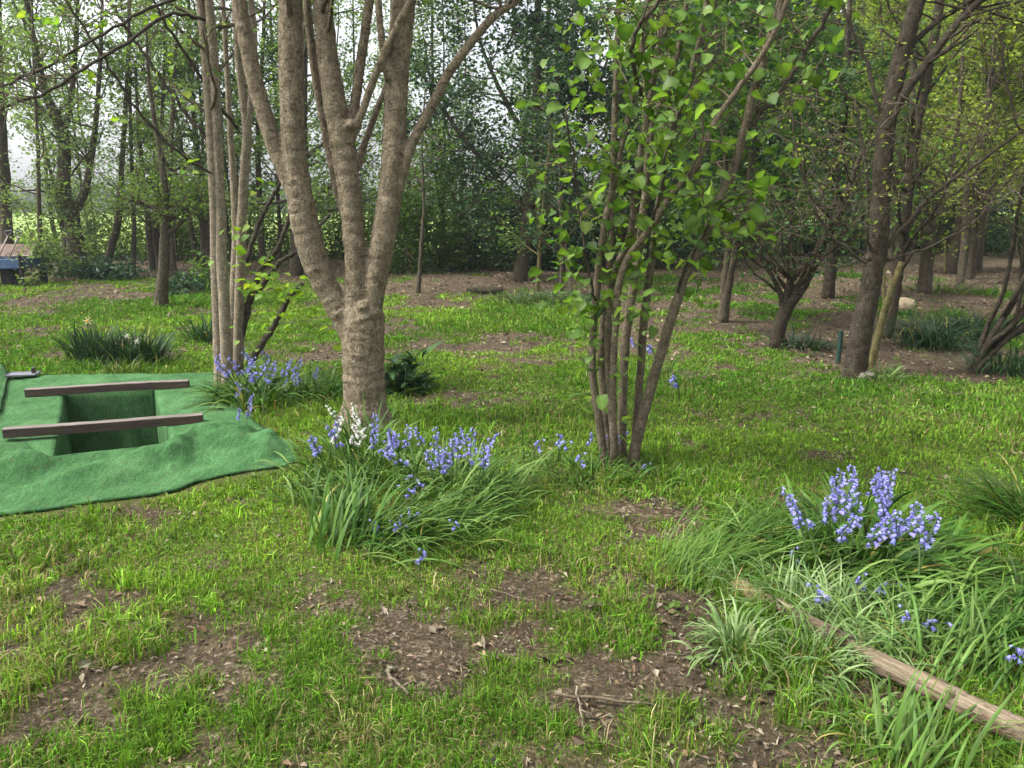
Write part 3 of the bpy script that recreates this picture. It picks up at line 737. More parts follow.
def left_tree():
    stems = [
        [(221, 391, .055), (218, 330, .047), (215, 230, .044), (212, 150, .042), (206, 60, .038), (198, -20, .034), (188, -160, .025)],
        [(228, 386, .055, -.05), (225, 330, .05, -.05), (221, 230, .047), (217, 130, .043), (213, 50, .04), (208, -20, .036), (203, -160, .028)],
        [(238, 372, .05, .3), (240, 290, .045, .3), (243, 200, .043, .3), (247, 130, .042, .3), (241, 80, .034, .3), (235, 0, .03, .3), (228, -130, .02, .3)],
        [(246, 140, .035, .3), (252, 90, .03, .3), (254, 40, .028, .35), (250, -20, .025, .35), (246, -120, .02, .35)],
        [(231, 368, .05, .5), (234, 300, .045, .5), (236, 235, .04, .5), (233, 170, .03, .5), (228, 90, .025, .5), (222, -20, .02, .5)],
    ]
    limbs = [
        [(245, 374, .032), (258, 350, .03), (271, 330, .028), (289, 299, .025), (303, 283, .02)],
        [(240, 345, .03, .3), (250, 300, .03, .35), (262, 268, .028, .4), (277, 250, .025, .45), (292, 211, .02, .5), (305, 160, .012, .5)],
        [(247, 305, .028, .35), (262, 285, .026, .3), (280, 262, .02, .3), (298, 250, .015, .3), (330, 215, .012, .3)],
        [(246, 262, .022, .4), (256, 232, .022, .5), (266, 208, .02, .55), (277, 190, .015, .6), (300, 150, .01, .6)],
        [(222, 162, .016), (205, 137, .016), (180, 105, .015), (150, 62, .014), (128, 30, .013), (106, -6, .012), (80, -60, .01)],
        [(237, 128, .015, .3), (215, 100, .014, .2), (190, 60, .013, .1), (170, 30, .012), (150, -6, .011), (120, -70, .01)],
        [(216, 175, .014), (186, 158, .013, -.1), (150, 125, .012, -.2), (120, 85, .011, -.3), (95, 45, .01, -.35), (62, -5, .009, -.4)],
        [(205, 20, .014, -.1), (170, 14, .014, -.4), (130, 40, .013, -.6), (80, 72, .012, -.8), (40, 96, .011, -.9), (-20, 112, .009, -1.)],
        [(200, -10, .014, -.1), (150, 8, .012, -.3), (95, 38, .011, -.5), (40, 70, .01, -.6), (-20, 95, .008, -.7)],
    ]
    root, paths, rads = make_tree('coppiced_tree', 'slim pale coppiced tree of upright stems beside the grave, bluebells at its foot', (226, 390), stems, M_BARK_GREY, GREYGREEN,
        multi=True, limbs=limbs, crown=dict(nb=7, L1=.7, nb2=4, L2=.3, nl=3, lsize=.05, t0=.55, elev=(-.2, .7), only=[0, 1, 3, 9, 10, 11, 12, 13]), clear=.12)
    mb = MB(); Y = root.location[1]
    leaf_sprays(mb, [(244, 283, -.2, 9), (262, 285, -.3, 10), (272, 271, -.3, 10), (268, 300, -.4, 8), (285, 292, -.3, 9), (298, 286, -.3, 8), (310, 296, -.3, 7), (283, 316, -.4, 8), (268, 325, -.4, 6), (300, 322, -.4, 6), (325, 330, -.4, 5), (250, 335, -.3, 6), (322, 306, -.3, 5),
                       (237, 260, -.2, 5), (238, 245, -.2, 5), (270, 262, 0, 6), (240, 225, -.1, 5), (196, 170, -.2, 4), (188, 95, -.2, 5), (110, 112, -.3, 3), (90, 78, -.4, 5), (100, 30, -.4, 5), (105, 12, -.4, 8), (60, 18, -.4, 5), (150, 20, -.3, 5), (258, 190, .1, 5), (20, 12, -.5, 5), (170, 60, 0, 5)], .062, [(.24, .37, .04), (.30, .40, .05), (.16, .29, .035)], Y)
    part('foliage', mb, [M_TWIG, M_LEAF], root)
left_tree()

def hazel():
    stems = [
        [(605, 462, 0.0275), (598, 412, 0.0258), (592, 366, 0.0241), (595, 310, 0.0232), (601, 250, 0.0215), (612, 190, 0.0198), (625, 130, 0.0172), (640, 60, 0.0155), (652, -20, 0.0129), (665, -140, 0.0086)],
        [(616, 464, 0.0258, -.05), (611, 400, 0.0241, -.05), (608, 330, 0.0224, -.05), (609, 270, 0.0215), (611, 234, 0.0198), (615, 117, 0.0181), (619, 0, 0.0163), (622, -140, 0.0120)],
        [(611, 460, 0.0275, .12), (604, 400, 0.0258, .12), (602, 340, 0.0241, .12), (612, 280, 0.0232, .12), (630, 235, 0.0206, .12), (637, 172, 0.0189, .12), (648, 113, 0.0181, .12), (658, 51, 0.0172, .12), (664, 0, 0.0155, .12), (672, -130, 0.0103, .12)],
        [(614, 458, 0.0241, -.08), (613, 390, 0.0215, -.1), (616, 320, 0.0206, -.12), (624, 266, 0.0198, -.15), (652, 226, 0.0189, -.18), (672, 194, 0.0181, -.2), (695, 168, 0.0172, -.2), (711, 129, 0.0163, -.2), (734, 94, 0.0155, -.2), (760, 58, 0.0155, -.2), (780, 20, 0.0146, -.2), (800, -40, 0.0120, -.2), (830, -150, 0.0086)],
        [(631, 464, 0.0361), (646, 405, 0.0318), (664, 342, 0.0310), (680, 292, 0.0292), (691, 263, 0.0284), (708, 230, 0.0275), (730, 178, 0.0267), (745, 130, 0.0258), (753, 94, 0.0241), (768, 45, 0.0224), (783, -10, 0.0206), (800, -140, 0.0138)],
        [(634, 456, 0.0258, .2), (639, 390, 0.0258, .25), (645, 310, 0.0258, .3), (654, 245, 0.0241, .35), (668, 150, 0.0224, .35), (690, 80, 0.0206, .35), (706, 10, 0.0189, .35), (720, -120, 0.0129, .35)],
        [(622, 458, 0.0292, .18), (623, 390, 0.0292, .2), (628, 320, 0.0292, .25), (638, 255, 0.0267, .3), (646, 190, 0.0241, .3), (652, 130, 0.0206, .3), (676, 60, 0.0172, .3), (690, -20, 0.0146, .3)],
    ]
    limbs = [
        [(745, 132, .018), (762, 112, .017), (788, 82, .015), (812, 38, .013), (836, -2, .011), (850, -60, .008)],
        [(596, 300, .008, -.1), (588, 268, .008, -.15), (580, 215, .007, -.2), (573, 160, .006, -.25), (566, 110, .005, -.3)],
        [(641, 95, .012, -.1), (632, 55, .011, -.2), (640, 25, .011, -.25), (668, -5, .01, -.3)],
        [(652, 226, .008, -.2), (660, 190, .008, -.4), (672, 130, .007, -.5), (690, 90, .006, -.5)],
        [(676, 300, .01), (684, 270, .01, -.1), (700, 240, .008, -.2), (722, 205, .007, -.3), (752, 190, .005, -.35)],
    ]
    root, paths, rads = make_tree('hazel_bush', 'tall coppiced hazel with a fan of brown stems and large lime leaves', (620, 464), stems, M_BARK_BROWN, LIME, multi=True, limbs=limbs, k=9, clear=.16,
        crown=dict(nb=7, L1=.42, nb2=2, L2=.16, nl=0, lsize=.05, t0=.42, elev=(-.2, .8), r1=.005))
    mb = MB(); n_all = 0
    def put(S, k_each, spread, sz, colors=LIME):
        P = np.repeat(S, k_each, 0); n = len(P); P = P + RNG.normal(0, spread, (n, 3)); az = RNG.uniform(0, 6.28, n)
        D = np.stack([np.cos(az), np.sin(az), RNG.uniform(-.75, .2, n)], 1); s = sz * RNG.uniform(.4, 1.4, n)
        broad_leaves(mb, P, D, s, s * RNG.uniform(.8, .98, n), pal(colors, n, .3), 1, .34, (.78, 1., .66), upn=.4, wave=.1)
    for P in paths:
        t = RNG.uniform(.3, 1., (1, 24)); S, _ = sample_paths(P[None], t); S = S[0] + RNG.normal(0, .11, (24, 3)); put(S, 3, .07, .068)
    # denser bunches where the photograph has them
    for px, py, dy, k in [(585, 250, -.1, 14), (580, 285, -.1, 14), (590, 310, -.15, 14), (578, 220, 0, 10), (596, 340, -.1, 10), (600, 388, -.1, 7), (585, 345, -.15, 8), (590, 365, -.1, 6), (575, 310, -.1, 8), (570, 265, -.1, 8), (620, 372, -.2, 7), (612, 410, -.15, 4), (624, 335, -.1, 6), (640, 250, -.2, 9), (660, 255, -.2, 9), (690, 235, -.2, 8), (712, 205, -.3, 9), (750, 192, -.3, 8), (768, 190, -.35, 6),
                          (720, 230, -.3, 8), (690, 200, -.2, 10), (655, 185, -.2, 10), (630, 200, -.1, 10), (610, 170, -.1, 10), (590, 140, -.1, 12), (580, 95, -.1, 10), (575, 60, -.1, 8), (600, 60, -.2, 10), (600, 15, -.2, 14), (640, 60, -.2, 10), (690, 60, 0, 10), (670, 110, -.2, 10), (710, 90, .2, 10), (690, 150, 0, 10), (730, 130, 0, 9), (640, 20, 0, 10),
                          (740, 60, .2, 8), (760, 160, 0, 8), (700, 20, .3, 9), (770, 110, 0, 7), (620, 105, -.2, 10), (560, 120, 0, 5), (565, 70, 0, 5), (628, 290, -.2, 6), (680, 175, -.3, 8), (660, 215, -.2, 8), (735, 100, .2, 8), (715, 45, .3, 8), (675, 30, .2, 8), (655, 90, 0, 8), (700, 120, .2, 8), (610, 128, 0, 8)]:
        put(at(px, py, root.location[1] + dy)[None], int(k * 1.05), .09, .066)
    part('foliage', mb, [M_TWIG, M_LEAF], root)
hazel()

def right_tree():
    stems = [[(853, 380, 0.124), (856, 362, 0.108), (862, 325, 0.100), (872, 280, 0.090), (878, 240, 0.084), (882, 180, 0.080), (886, 130, 0.080), (895, 80, 0.074), (906, 40, 0.069), (918, 0, 0.064), (934, -70, 0.060), (955, -240, 0.052), (975, -480, 0.036), (985, -720, 0.016)],
             [(886, 130, 0.036, -.04), (904, 94, 0.040, -.06), (920, 72, 0.037, -.08), (941, 44, 0.034, -.1), (962, 18, 0.030, -.1), (990, -8, 0.026, -.1), (1040, -60, 0.020, -.1)],
             [(908, 48, 0.026), (925, 32, 0.024), (942, 18, 0.022), (975, -2, 0.019), (1020, -30, 0.016)]]
    limbs = [[(882, 118, .018), (866, 62, .017), (848, 20, .015), (838, -8, .013), (825, -60, .01)],
             [(871, 266, .017), (847, 249, .015), (823, 226, .014), (808, 190, .012), (796, 150, .01), (790, 90, .007)],
             [(884, 250, .022), (908, 222, .02), (930, 197, .018), (965, 171, .016), (1000, 146, .014), (1040, 122, .012), (1100, 90, .009)],
             [(873, 255, .014), (866, 232, .013, -.1), (868, 180, .012, -.15), (862, 140, .011, -.15), (855, 100, .009, -.15)],
             [(884, 262, .012), (930, 246, .011), (970, 225, .01), (1000, 190, .008), (1024, 165, .007)],
             [(900, 94, .012, -.1), (917, 110, .011, -.15), (915, 150, .01, -.15), (918, 185, .008, -.15), (930, 205, .006, -.1)],
             [(940, 44, .014, -.1), (985, 18, .013, -.2), (1000, 40, .012, -.25), (1008, 90, .011, -.25), (1020, 130, .009, -.25)],
             [(884, 130, .014), (866, 108, .012, .1), (850, 98, .01, .1), (820, 60, .008, .1)]]
    rt, rp, rr = make_tree('straight_tree', 'dark banded-bark tree at the right with a big fork and low crooked limbs', (855, 377), stems, M_BARK_DARK, YELG, leaf=M_SPRING, limbs=limbs, k=16, clear=.17,
        crown=dict(nb=9, L1=.9, nb2=6, L2=.35, nl=2, lsize=.04, t0=.35, elev=(-.3, .7), only=[1, 2, 3, 4, 5, 6, 7, 8, 9]))
    # leafy top out of view, added to shade the right lawn, and the collar where the low limbs leave the trunk
    cm = MB(); add_crown(cm, [rp[0]], [rr[0]], 34, 2.2, 8, .7, 14, .085, MIDG, t0=.74, elev=(-.1, .8)); part('foliage', cm, [M_TWIG, M_LEAF], rt)
    kb = MB(); p = at(875, 258, rt.location[1]) + np.array([0, -.045, 0])
    for d in ((-.055, .02, 0), (.05, .02, .02), (.0, -.012, -.04), (.01, -.01, .05), (.03, -.01, -.02)): q = p + np.array(d); tubes(kb, np.array([q + [0, .06, 0], q, q + [d[0] * .4, -.02, d[2] * .3]]), np.array([.045, .036, .016]), 12, rough=.08, cap=True)
    part('collar', kb, [M_BARK_DARK], rt)
right_tree()

C1 = dict(nb=18, L1=1.6, nb2=7, L2=.55, nl=16, lsize=.085, t0=.3, elev=(-.1, .9))
CS = dict(nb=14, L1=1.1, nb2=6, L2=.5, nl=14, lsize=.08, t0=.3, elev=(-.1, .9))      # small
CB = dict(nb=24, L1=1.3, nb2=8, L2=.5, nl=4, lsize=.07, t0=.2, elev=(.3, 1.1))      # twiggy, nearly bare
CD = dict(nb=30, L1=2.0, nb2=8, L2=.6, nl=20, lsize=.10, t0=.25, elev=(-.25, .5))      # dense
BT = 'trees along the edge of the field'; WT = 'trees of the wood at the right'

# left background
make_tree('field_edge_tree', 'straight trunk behind the blue cart, cut by the left photo edge', (9, 266), [[(9, 266, .17), (6, 220, .155), (3, 160, .14), (-1, 90, .12), (-4, 0, .10), (-8, -90, .06)]], M_BARK_FAR, GREYGREEN, BT, crown=C1)
make_tree('field_edge_tree', 'forked grey sapling standing just right of the blue cart', (42, 282), [[(42, 284, .06), (41, 250, .05), (39, 210, .045), (38, 150, .035), (34, 70, .03), (30, -60, .015)], [(40, 236, .035), (35, 255, .03), (33, 262, .03)]], M_BARK_FAR, GREYGREEN, BT, crown=CS)
make_tree('field_edge_tree', 'stout S-curved tree with a forked trunk in front of the bright field', (78, 274), [[(78, 276, .24), (75, 240, .185), (70, 213, .18), (64, 190, .15), (65, 150, .13), (60, 125, .12), (50, 105, .10), (42, 80, .08), (30, 20, .06), (20, -60, .03)], [(72, 216, .10), (83, 196, .09), (90, 165, .07), (97, 110, .055), (101, 40, .04), (104, -60, .02)], [(65, 135, .06), (72, 90, .06), (76, 40, .05), (80, -50, .02)]], M_BARK_FAR, GREYGREEN, BT, crown=C1, k=12)
make_tree('field_edge_tree', 'thin leaning twin-stemmed sapling left of the S-curved tree', (63, 274), [[(60, 272, .05), (64, 245, .05), (60, 215, .04), (48, 160, .035), (36, 100, .03), (22, 10, .02)], [(70, 274, .05), (65, 244, .045), (58, 205, .03)]], M_BARK_FAR, GREYGREEN, BT, crown=CS)
make_tree('field_edge_tree', 'thin tree leaning right beside the dark shrubs', (107, 272), [[(106, 272, .10), (112, 245, .09), (118, 222, .08), (121, 180, .06), (126, 100, .05), (130, 0, .03)]], M_BARK_FAR, GREYGREEN, BT, crown=CS)
make_tree('field_edge_tree', 'slender upright tree with a pale trunk behind the dark shrubs', (133, 272), [[(133, 272, .065), (134, 235, .055), (133, 190, .05), (130, 110, .04), (128, 0, .02)]], M_BARK_FAR, GREYGREEN, BT, crown=CS)
make_tree('field_edge_tree', 'dark double-trunked tree just behind the short knobbly tree', (153, 270), [[(153, 270, .085), (149, 235, .08), (147, 205, .06), (140, 150, .05), (135, 60, .03)], [(160, 268, .07), (155, 240, .07), (156, 200, .05), (162, 120, .04), (165, 20, .02)]], M_BARK_FAR, GREYGREEN, BT, crown=C1)
make_tree('field_edge_tree', 'short knobbly tree with raised side branches on the lawn behind the grave', (161, 307), [[(161, 308, .115), (163, 275, .085), (165, 240, .078), (166, 205, .06), (160, 150, .045), (150, 90, .03), (146, 20, .015)], [(166, 234, .045), (178, 226, .04), (187, 214, .035), (200, 200, .02)], [(166, 222, .04), (176, 215, .035), (190, 206, .02)], [(162, 215, .04), (150, 206, .03), (135, 200, .02)]], M_BARK_FAR, [(.11, .19, .03), (.15, .24, .04), (.08, .14, .03)], BT, crown=dict(nb=12, L1=.7, nb2=5, L2=.35, nl=7, lsize=.06, t0=.4, elev=(-.2, .7)), clear=.12)
make_tree('field_edge_tree', 'pale trunk half hidden between knobbly tree and coppiced stems', (173, 277), [[(173, 277, .10), (171, 245, .08), (168, 200, .06), (172, 120, .05), (178, 10, .02)]], M_BARK_FAR, GREYGREEN, BT, crown=C1)
make_tree('field_edge_tree', 'broad straight trunk seen through the coppiced stems\' leaning limbs', (296, 275), [[(296, 277, .17), (297, 240, .145), (299, 190, .13), (303, 100, .10), (306, -20, .06)]], M_BARK_FAR, GREYGREEN, BT, crown=CD)
make_tree('field_edge_tree', 'leafy tree behind the coppiced stems, trunk close to the field', (205, 268), [[(205, 268, .10), (203, 230, .09), (199, 170, .08), (192, 90, .06), (188, -20, .03)]], M_BARK_FAR, MIDG, BT, crown=CD)
make_tree('field_edge_tree', 'leafy tree behind the large tree\'s left stem', (262, 268), [[(262, 268, .09), (261, 230, .08), (258, 150, .07), (262, 60, .05), (266, -20, .03)]], M_BARK_FAR, MIDG, BT, crown=CD)
# middle background
MT = 'trees behind the middle of the lawn'
make_tree('young_tree', 'thin young tree at the mulch edge right of the large tree', (418, 293), [[(418, 294, .045), (420, 265, .035), (422, 235, .032), (424, 200, .026), (422, 150, .02), (425, 90, .012)]], M_BARK_FAR, MIDG, MT, crown=dict(nb=14, L1=.9, nb2=5, L2=.35, nl=6, lsize=.06, t0=.35, elev=(-.1, .5)))
make_tree('evergreen_oak', 'dark broad evergreen with a pale leaning trunk behind the mulch', (519, 281), [[(519, 282, .17), (522, 260, .145), (526, 228, .135), (531, 190, .12), (536, 130, .10), (538, 40, .08), (538, -60, .04)], [(528, 215, .07), (500, 180, .06), (465, 140, .05), (430, 90, .03)], [(532, 185, .07), (562, 150, .055), (590, 110, .04), (610, 50, .02)], [(534, 150, .06), (505, 100, .05), (480, 40, .03), (470, -30, .02)], [(536, 120, .05), (560, 70, .04), (575, 0, .02)]], M_BARK_FAR, DARKG, MT, leaf=M_DARKLEAF, crown=dict(nb=18, L1=1.6, nb2=9, L2=.7, nl=15, lsize=.11, t0=.25, elev=(-.6, .5)))
make_tree('young_tree', 'thin mossy stem leaning right beside the pale leaning trunk', (537, 292), [[(537, 294, .05), (539, 265, .04), (541, 235, .036), (545, 190, .03), (552, 120, .02)]], M_BARK_MOSS, MIDG, MT, crown=CS)
make_tree('young_tree', 'dark upright stem of a crossed pair near the hazel', (561, 295), [[(561, 297, .045), (562, 265, .04), (562, 230, .035), (560, 170, .025), (556, 100, .015)]], M_BARK_FAR, DARKG, MT, crown=CS, leaf=M_DARKLEAF)
make_tree('young_tree', 'pale slanting stem of a crossed pair near the hazel', (572, 295), [[(572, 297, .04), (568, 270, .036), (564, 240, .03), (559, 200, .02)]], M_BARK_GREY, DARKG, MT, crown=dict(nb=5, L1=.5, nb2=4, L2=.3, nl=5, lsize=.06, t0=.4))
# right wood
make_tree('evergreen_oak', 'dark dense evergreen rising behind the lime hazel', (735, 262), [[(735, 264, .17), (738, 225, .16), (742, 170, .14), (748, 90, .11), (752, -30, .06)], [(741, 185, .08), (775, 140, .07), (810, 90, .05), (840, 20, .03)], [(742, 170, .08), (710, 120, .06), (680, 60, .05), (660, -10, .03)], [(745, 130, .07), (770, 60, .05), (790, -20, .03)], [(741, 195, .06), (790, 180, .05), (830, 160, .03)]], M_BARK_FAR, DARKG, WT, leaf=M_DARKLEAF, crown=dict(nb=18, L1=1.7, nb2=9, L2=.75, nl=20, lsize=.12, t0=.25, elev=(-.6, .5)))
make_tree('twin_stem_tree', 'small twin-stemmed tree on the lawn right of the hazel', (723, 322), [[(722, 322, .085), (727, 290, .07), (733, 255, .062), (742, 215, .05), (752, 160, .04), (760, 60, .03), (764, -90, .015)], [(725, 318, .06), (724, 285, .05), (728, 250, .045), (727, 190, .035), (722, 110, .03), (712, -20, .015)]], M_BARK_FAR, [(.04, .10, .02), (.065, .14, .028), (.03, .075, .018), (.09, .19, .03)], WT, crown=dict(nb=24, L1=1.5, nb2=8, L2=.55, nl=15, lsize=.095, t0=.45, elev=(-.35, .5)))
make_tree('leaning_tree', 'crooked bushy tree leaning right with a cut stub', (776, 347), [[(775, 348, .085), (780, 325, .08), (789, 305, .072), (805, 281, .066), (820, 247, .06), (832, 226, .05), (846, 196, .035), (862, 150, .02)], [(781, 322, .055), (786, 298, .045), (795, 268, .04)], [(784, 312, .04), (779, 290, .028), (769, 271, .026), (758, 252, .022), (748, 233, .018), (738, 205, .01)], [(790, 300, .022), (788, 270, .018), (789, 240, .014), (793, 200, .008)], [(806, 280, .02), (815, 262, .018), (826, 255, .014), (850, 240, .008)], [(769, 271, .016), (755, 262, .013), (742, 250, .008)]], M_BARK_DARK, DARKG + MIDG, WT, crown=dict(nb=12, L1=.8, nb2=6, L2=.35, nl=3, lsize=.055, t0=.5, elev=(.1, 1.)), clear=.1)
make_tree('wood_tree', 'dark straight trunk between the leaning tree and the forked right tree', (829, 298), [[(828, 299, .12), (831, 265, .10), (834, 230, .09), (838, 180, .08), (844, 110, .06), (850, 0, .04)]], M_BARK_DARK, MIDG + DARKG, WT, crown=CD)
make_tree('wood_tree', 'dark trunk just behind the mossy leaning pole', (888, 338), [[(887, 339, .075), (893, 305, .068), (898, 270, .066), (904, 230, .064), (910, 180, .062), (916, 130, .06), (928, 70, .055), (940, 0, .05), (955, -120, .03)]], M_BARK_DARK, MIDG, WT, crown=CB)
make_tree('wood_tree', 'brown tree forking above head height beyond the pale stone', (924, 293), [[(924, 294, .135), (926, 270, .12), (927, 247, .115), (922, 220, .08), (917, 190, .06), (914, 130, .045), (912, 30, .03)], [(927, 250, .08), (934, 225, .07), (946, 190, .05), (958, 120, .035), (965, 20, .02)]], M_BARK_FAR, YELG, WT, crown=CB)
make_tree('wood_tree', 'pale leaning trunk deep in the wood behind thin stakes', (951, 273), [[(950, 274, .15), (954, 250, .12), (959, 225, .11), (966, 180, .09), (975, 90, .06), (985, -20, .03)]], M_BARK_FAR, YELG, WT, crown=CB)
make_tree('evergreen_oak', 'dark evergreen seen through the hazel stems, low hanging canopy', (640, 270), [[(640, 271, .15), (641, 235, .14), (645, 180, .12), (650, 90, .10), (652, -30, .06)], [(643, 200, .07), (610, 160, .06), (585, 110, .04), (575, 40, .03)], [(644, 190, .07), (680, 150, .06), (705, 100, .04), (720, 30, .03)], [(642, 215, .05), (670, 200, .04), (700, 195, .03)]], M_BARK_FAR, DARKG + MIDG[:1], WT, leaf=M_DARKLEAF, crown=dict(nb=18, L1=1.6, nb2=9, L2=.75, nl=18, lsize=.12, t0=.2, elev=(-.6, .5)))
# bundle at the right edge
stems = []
for i in range(13):
    t = i / 12; x0 = 967 + 12 * RNG.random(); e = 1000 + 75 * t + RNG.normal(0, 13); yy = 290 + RNG.normal(0, 14) + 8 * t
    stems.append([(x0, 372, .026, RNG.normal(0, .08)), (x0 + (e - x0) * .45, 372 - (372 - yy) * .5, .024, RNG.normal(0, .1)), (e, yy, .02, RNG.normal(0, .15)), (e + 28 + RNG.normal(0, 16), yy - 95, .016, RNG.normal(0, .2)), (e + 40 + 40 * t, yy - 220, .01, RNG.normal(0, .25)), (e + 45 + 70 * t, yy - 360, .006, RNG.normal(0, .3))])
make_tree('coppiced_tree', 'leaning bundle of many brown coppice rods at the right edge', (976, 371), stems, M_BARK_DARK, YELG, multi=True, k=7, crown=dict(nb=6, L1=.6, nb2=4, L2=.3, nl=1, lsize=.045, t0=.5))

# mid-wood trunks nobody can tell apart, twiggy with thin yellow-green tops
def proto_tree(name, hgt, r, colors, leaf, crown, bark=M_BARK_FAR, forks=1):
    tm = MB(); cm = MB(); paths = []; rads = []
    for f in range(forks):
        n = 9; z = np.linspace(-.1, hgt, n); dx = np.cumsum(RNG.normal(0, .04 * hgt / 6, n)) + (f * .25 * z / hgt * 4 * RNG.choice([-1, 1]) * .5); dy = np.cumsum(RNG.normal(0, .05 * hgt / 6, n))
        W = np.stack([dx - dx[0], dy - dy[0], z], 1); R = r * np.linspace(1.15, .25, n) * (.8 if f else 1); P, rr = resample(W, R, 28); paths.append(P); rads.append(rr); tubes(tm, P, rr, 8, rough=.04)
    add_crown(cm, paths, rads, colors=colors, trunk_mb=tm, **crown)
    return tm.mesh('trunk', [bark]), cm.mesh('crown', [M_TWIG, leaf])
def plant_tree(name, protos, p, label, group, rz, s=1.):
    root = thing(name, label, 'tree', p, group); root.rotation_euler.z = rz; root.scale = (s, s, s)
    link('trunk', protos[0], root); link('crown', protos[1], root); return root
CT = dict(nb=28, L1=1.6, nb2=8, L2=.6, nl=15, lsize=.095, t0=.18, elev=(.3, 1.1))
tw = [proto_tree('wood', 7.5, RNG.uniform(.06, .11), YELG, M_SPRING, CT, M_BARK_FAR, RNG.integers(1, 4)) for _ in range(5)]
wood_spots = []
for i in range(400):
    if len(wood_spots) >= 34: break
    px = RNG.uniform(640, 1130); y = RNG.uniform(15.5, 34); p = np.array([(px - 512) / F * y * 1.0, y, 0])
    if all(np.hypot(*(p - q)[:2]) > 1.25 for q in wood_spots) and (px > 790 or y > 24): wood_spots.append(p)
for i, p in enumerate(wood_spots):
    p[2] = float(height(p[0], p[1])); plant_tree('woodland_tree', tw[i % 5], p, 'slim twiggy tree standing deep in the brown wood at the right', 'slim twiggy trees deep in the wood', RNG.uniform(0, 6.28), RNG.uniform(.85, 1.2))
# slim field-edge saplings left, thin grey leaves
CL = dict(nb=20, L1=1.3, nb2=7, L2=.55, nl=14, lsize=.09, t0=.12, elev=(-.1, 1.))
sap = [proto_tree('sapling', 7.5, RNG.uniform(.035, .06), GREYGREEN, M_LEAF, CL, M_BARK_FAR, RNG.integers(1, 3)) for _ in range(4)]
n = 0; used = []
for i in range(400):
    if n >= 31: break
    px = RNG.uniform(-70, 720); y = RNG.uniform(19.5, 25.5); p = np.array([(px - 512) / F * y, y, 0])
    if any(np.hypot(*(p - q)[:2]) < .7 for q in used): continue
    used.append(p); p[2] = float(height(p[0], p[1])); n += 1
    plant_tree('slim_sapling', sap[i % 4], p, 'thin grey-leaved sapling in the row before the bright field', 'thin saplings before the field', RNG.uniform(0, 6.28), RNG.uniform(.85, 1.2))

# ------------------------------------------------------------------ shrubs
def bush(name, label, c, R, nleaf, lsize, colors, leaf=M_LEAF, group=None, stems=9, lw=.5, flat=.6, cat='shrub', clumps=26, sig=.2):
    c = np.array([c[0], c[1], float(height(c[0], c[1]))]); root = thing(name, label, cat, c, group)
    R = np.array(R)
    u = rdir(clumps); rad = RNG.random(clumps) ** .45
    K = u * rad[:, None] * R * np.array([1, 1, 1]); K[:, 2] = np.abs(K[:, 2]) * 1. + .05 * R[2]; K[:, 2] *= RNG.uniform(.6, 1.1, clumps)
    sm = MB(); ends = K[RNG.integers(0, clumps, stems)]
    st = c + RNG.normal(0, .12, (stems, 3)) * R * np.array([1, 1, 0]); P = np.stack([st, st * .45 + (c + ends) * .55 + [0, 0, .12 * R[2]], c + ends], 1)
    tubes(sm, P, np.tile([.012, .009, .004], (stems, 1)) * (.5 + R[2] * .6), 4); part('stem', sm, [M_TWIG], root)
    w = RNG.integers(0, clumps, nleaf); pos = c + K[w] + RNG.normal(0, sig, (nleaf, 3)) * R
    pos = pos[pos[:, 2] > c[2] + .01]; n = len(pos); sh = np.exp(RNG.normal(0, .22, clumps))[w[:n], None]
    s = lsize * RNG.uniform(.6, 1.3, n); mb = MB(); leaves(mb, pos, s, s * lw, pal(colors, n) * sh, 0, flat)
    part('foliage', mb, [leaf], root); return root

bush('dark_shrub', 'low dark glossy shrub below the S-curved tree', G(92, 279), (1.3, .8, .45), 1500, .14, DARKG, M_DARKLEAF, lw=.4)
bush('dark_shrub', 'low dark shrub between the knobbly tree and coppiced stems', G(188, 294), (.55, .45, .42), 700, .12, DARKG, M_DARKLEAF, lw=.35)
bush('dark_shrub', 'small green shrub filling the gap right of the coppiced stems', G(210, 290), (.5, .4, .6), 600, .1, MIDG, M_LEAF)
HB = 'shrubs of the hedge behind the mulch'
hedge = [(400, 278, (1.0, .7, 1.5), 'hedge shrub nearest the large tree\'s right stem', MIDG), (432, 274, (1.3, .8, 1.2), 'thin see-through hedge shrub behind the thin young tree', GREYGREEN), (462, 274, (1.2, .7, 2.2), 'tall mid-green hedge shrub left of the pale leaning trunk', MIDG),
         (492, 273, (1.2, .8, 1.0), 'low hedge shrub beside the pale leaning trunk', DARKG), (545, 273, (1.2, .8, 2.4), 'tall dark hedge shrub right of the pale leaning trunk', DARKG), (578, 274, (1.3, .8, 1.3), 'dark hedge shrub seen left of the hazel stems', DARKG),
         (612, 272, (1.3, .8, 1.9), 'hedge shrub seen between the hazel stems', MIDG), (655, 268, (1.4, .8, 1.2), 'dull hedge shrub just right of the hazel stems', DARKG)]
for px, py, R, lab, colr in hedge:
    g = G(px, py); bush('hedge_shrub', lab, g + np.array([0, 1.2, 0]), (R[0] * 1.2, R[1], R[2] * 1.5 + .3), int(2600 * R[2] + 900), .105, colr, M_DARKLEAF if colr is DARKG else M_LEAF, HB, 14, .55, clumps=40, sig=.16)
FB = 'loose shrubs along the field edge'
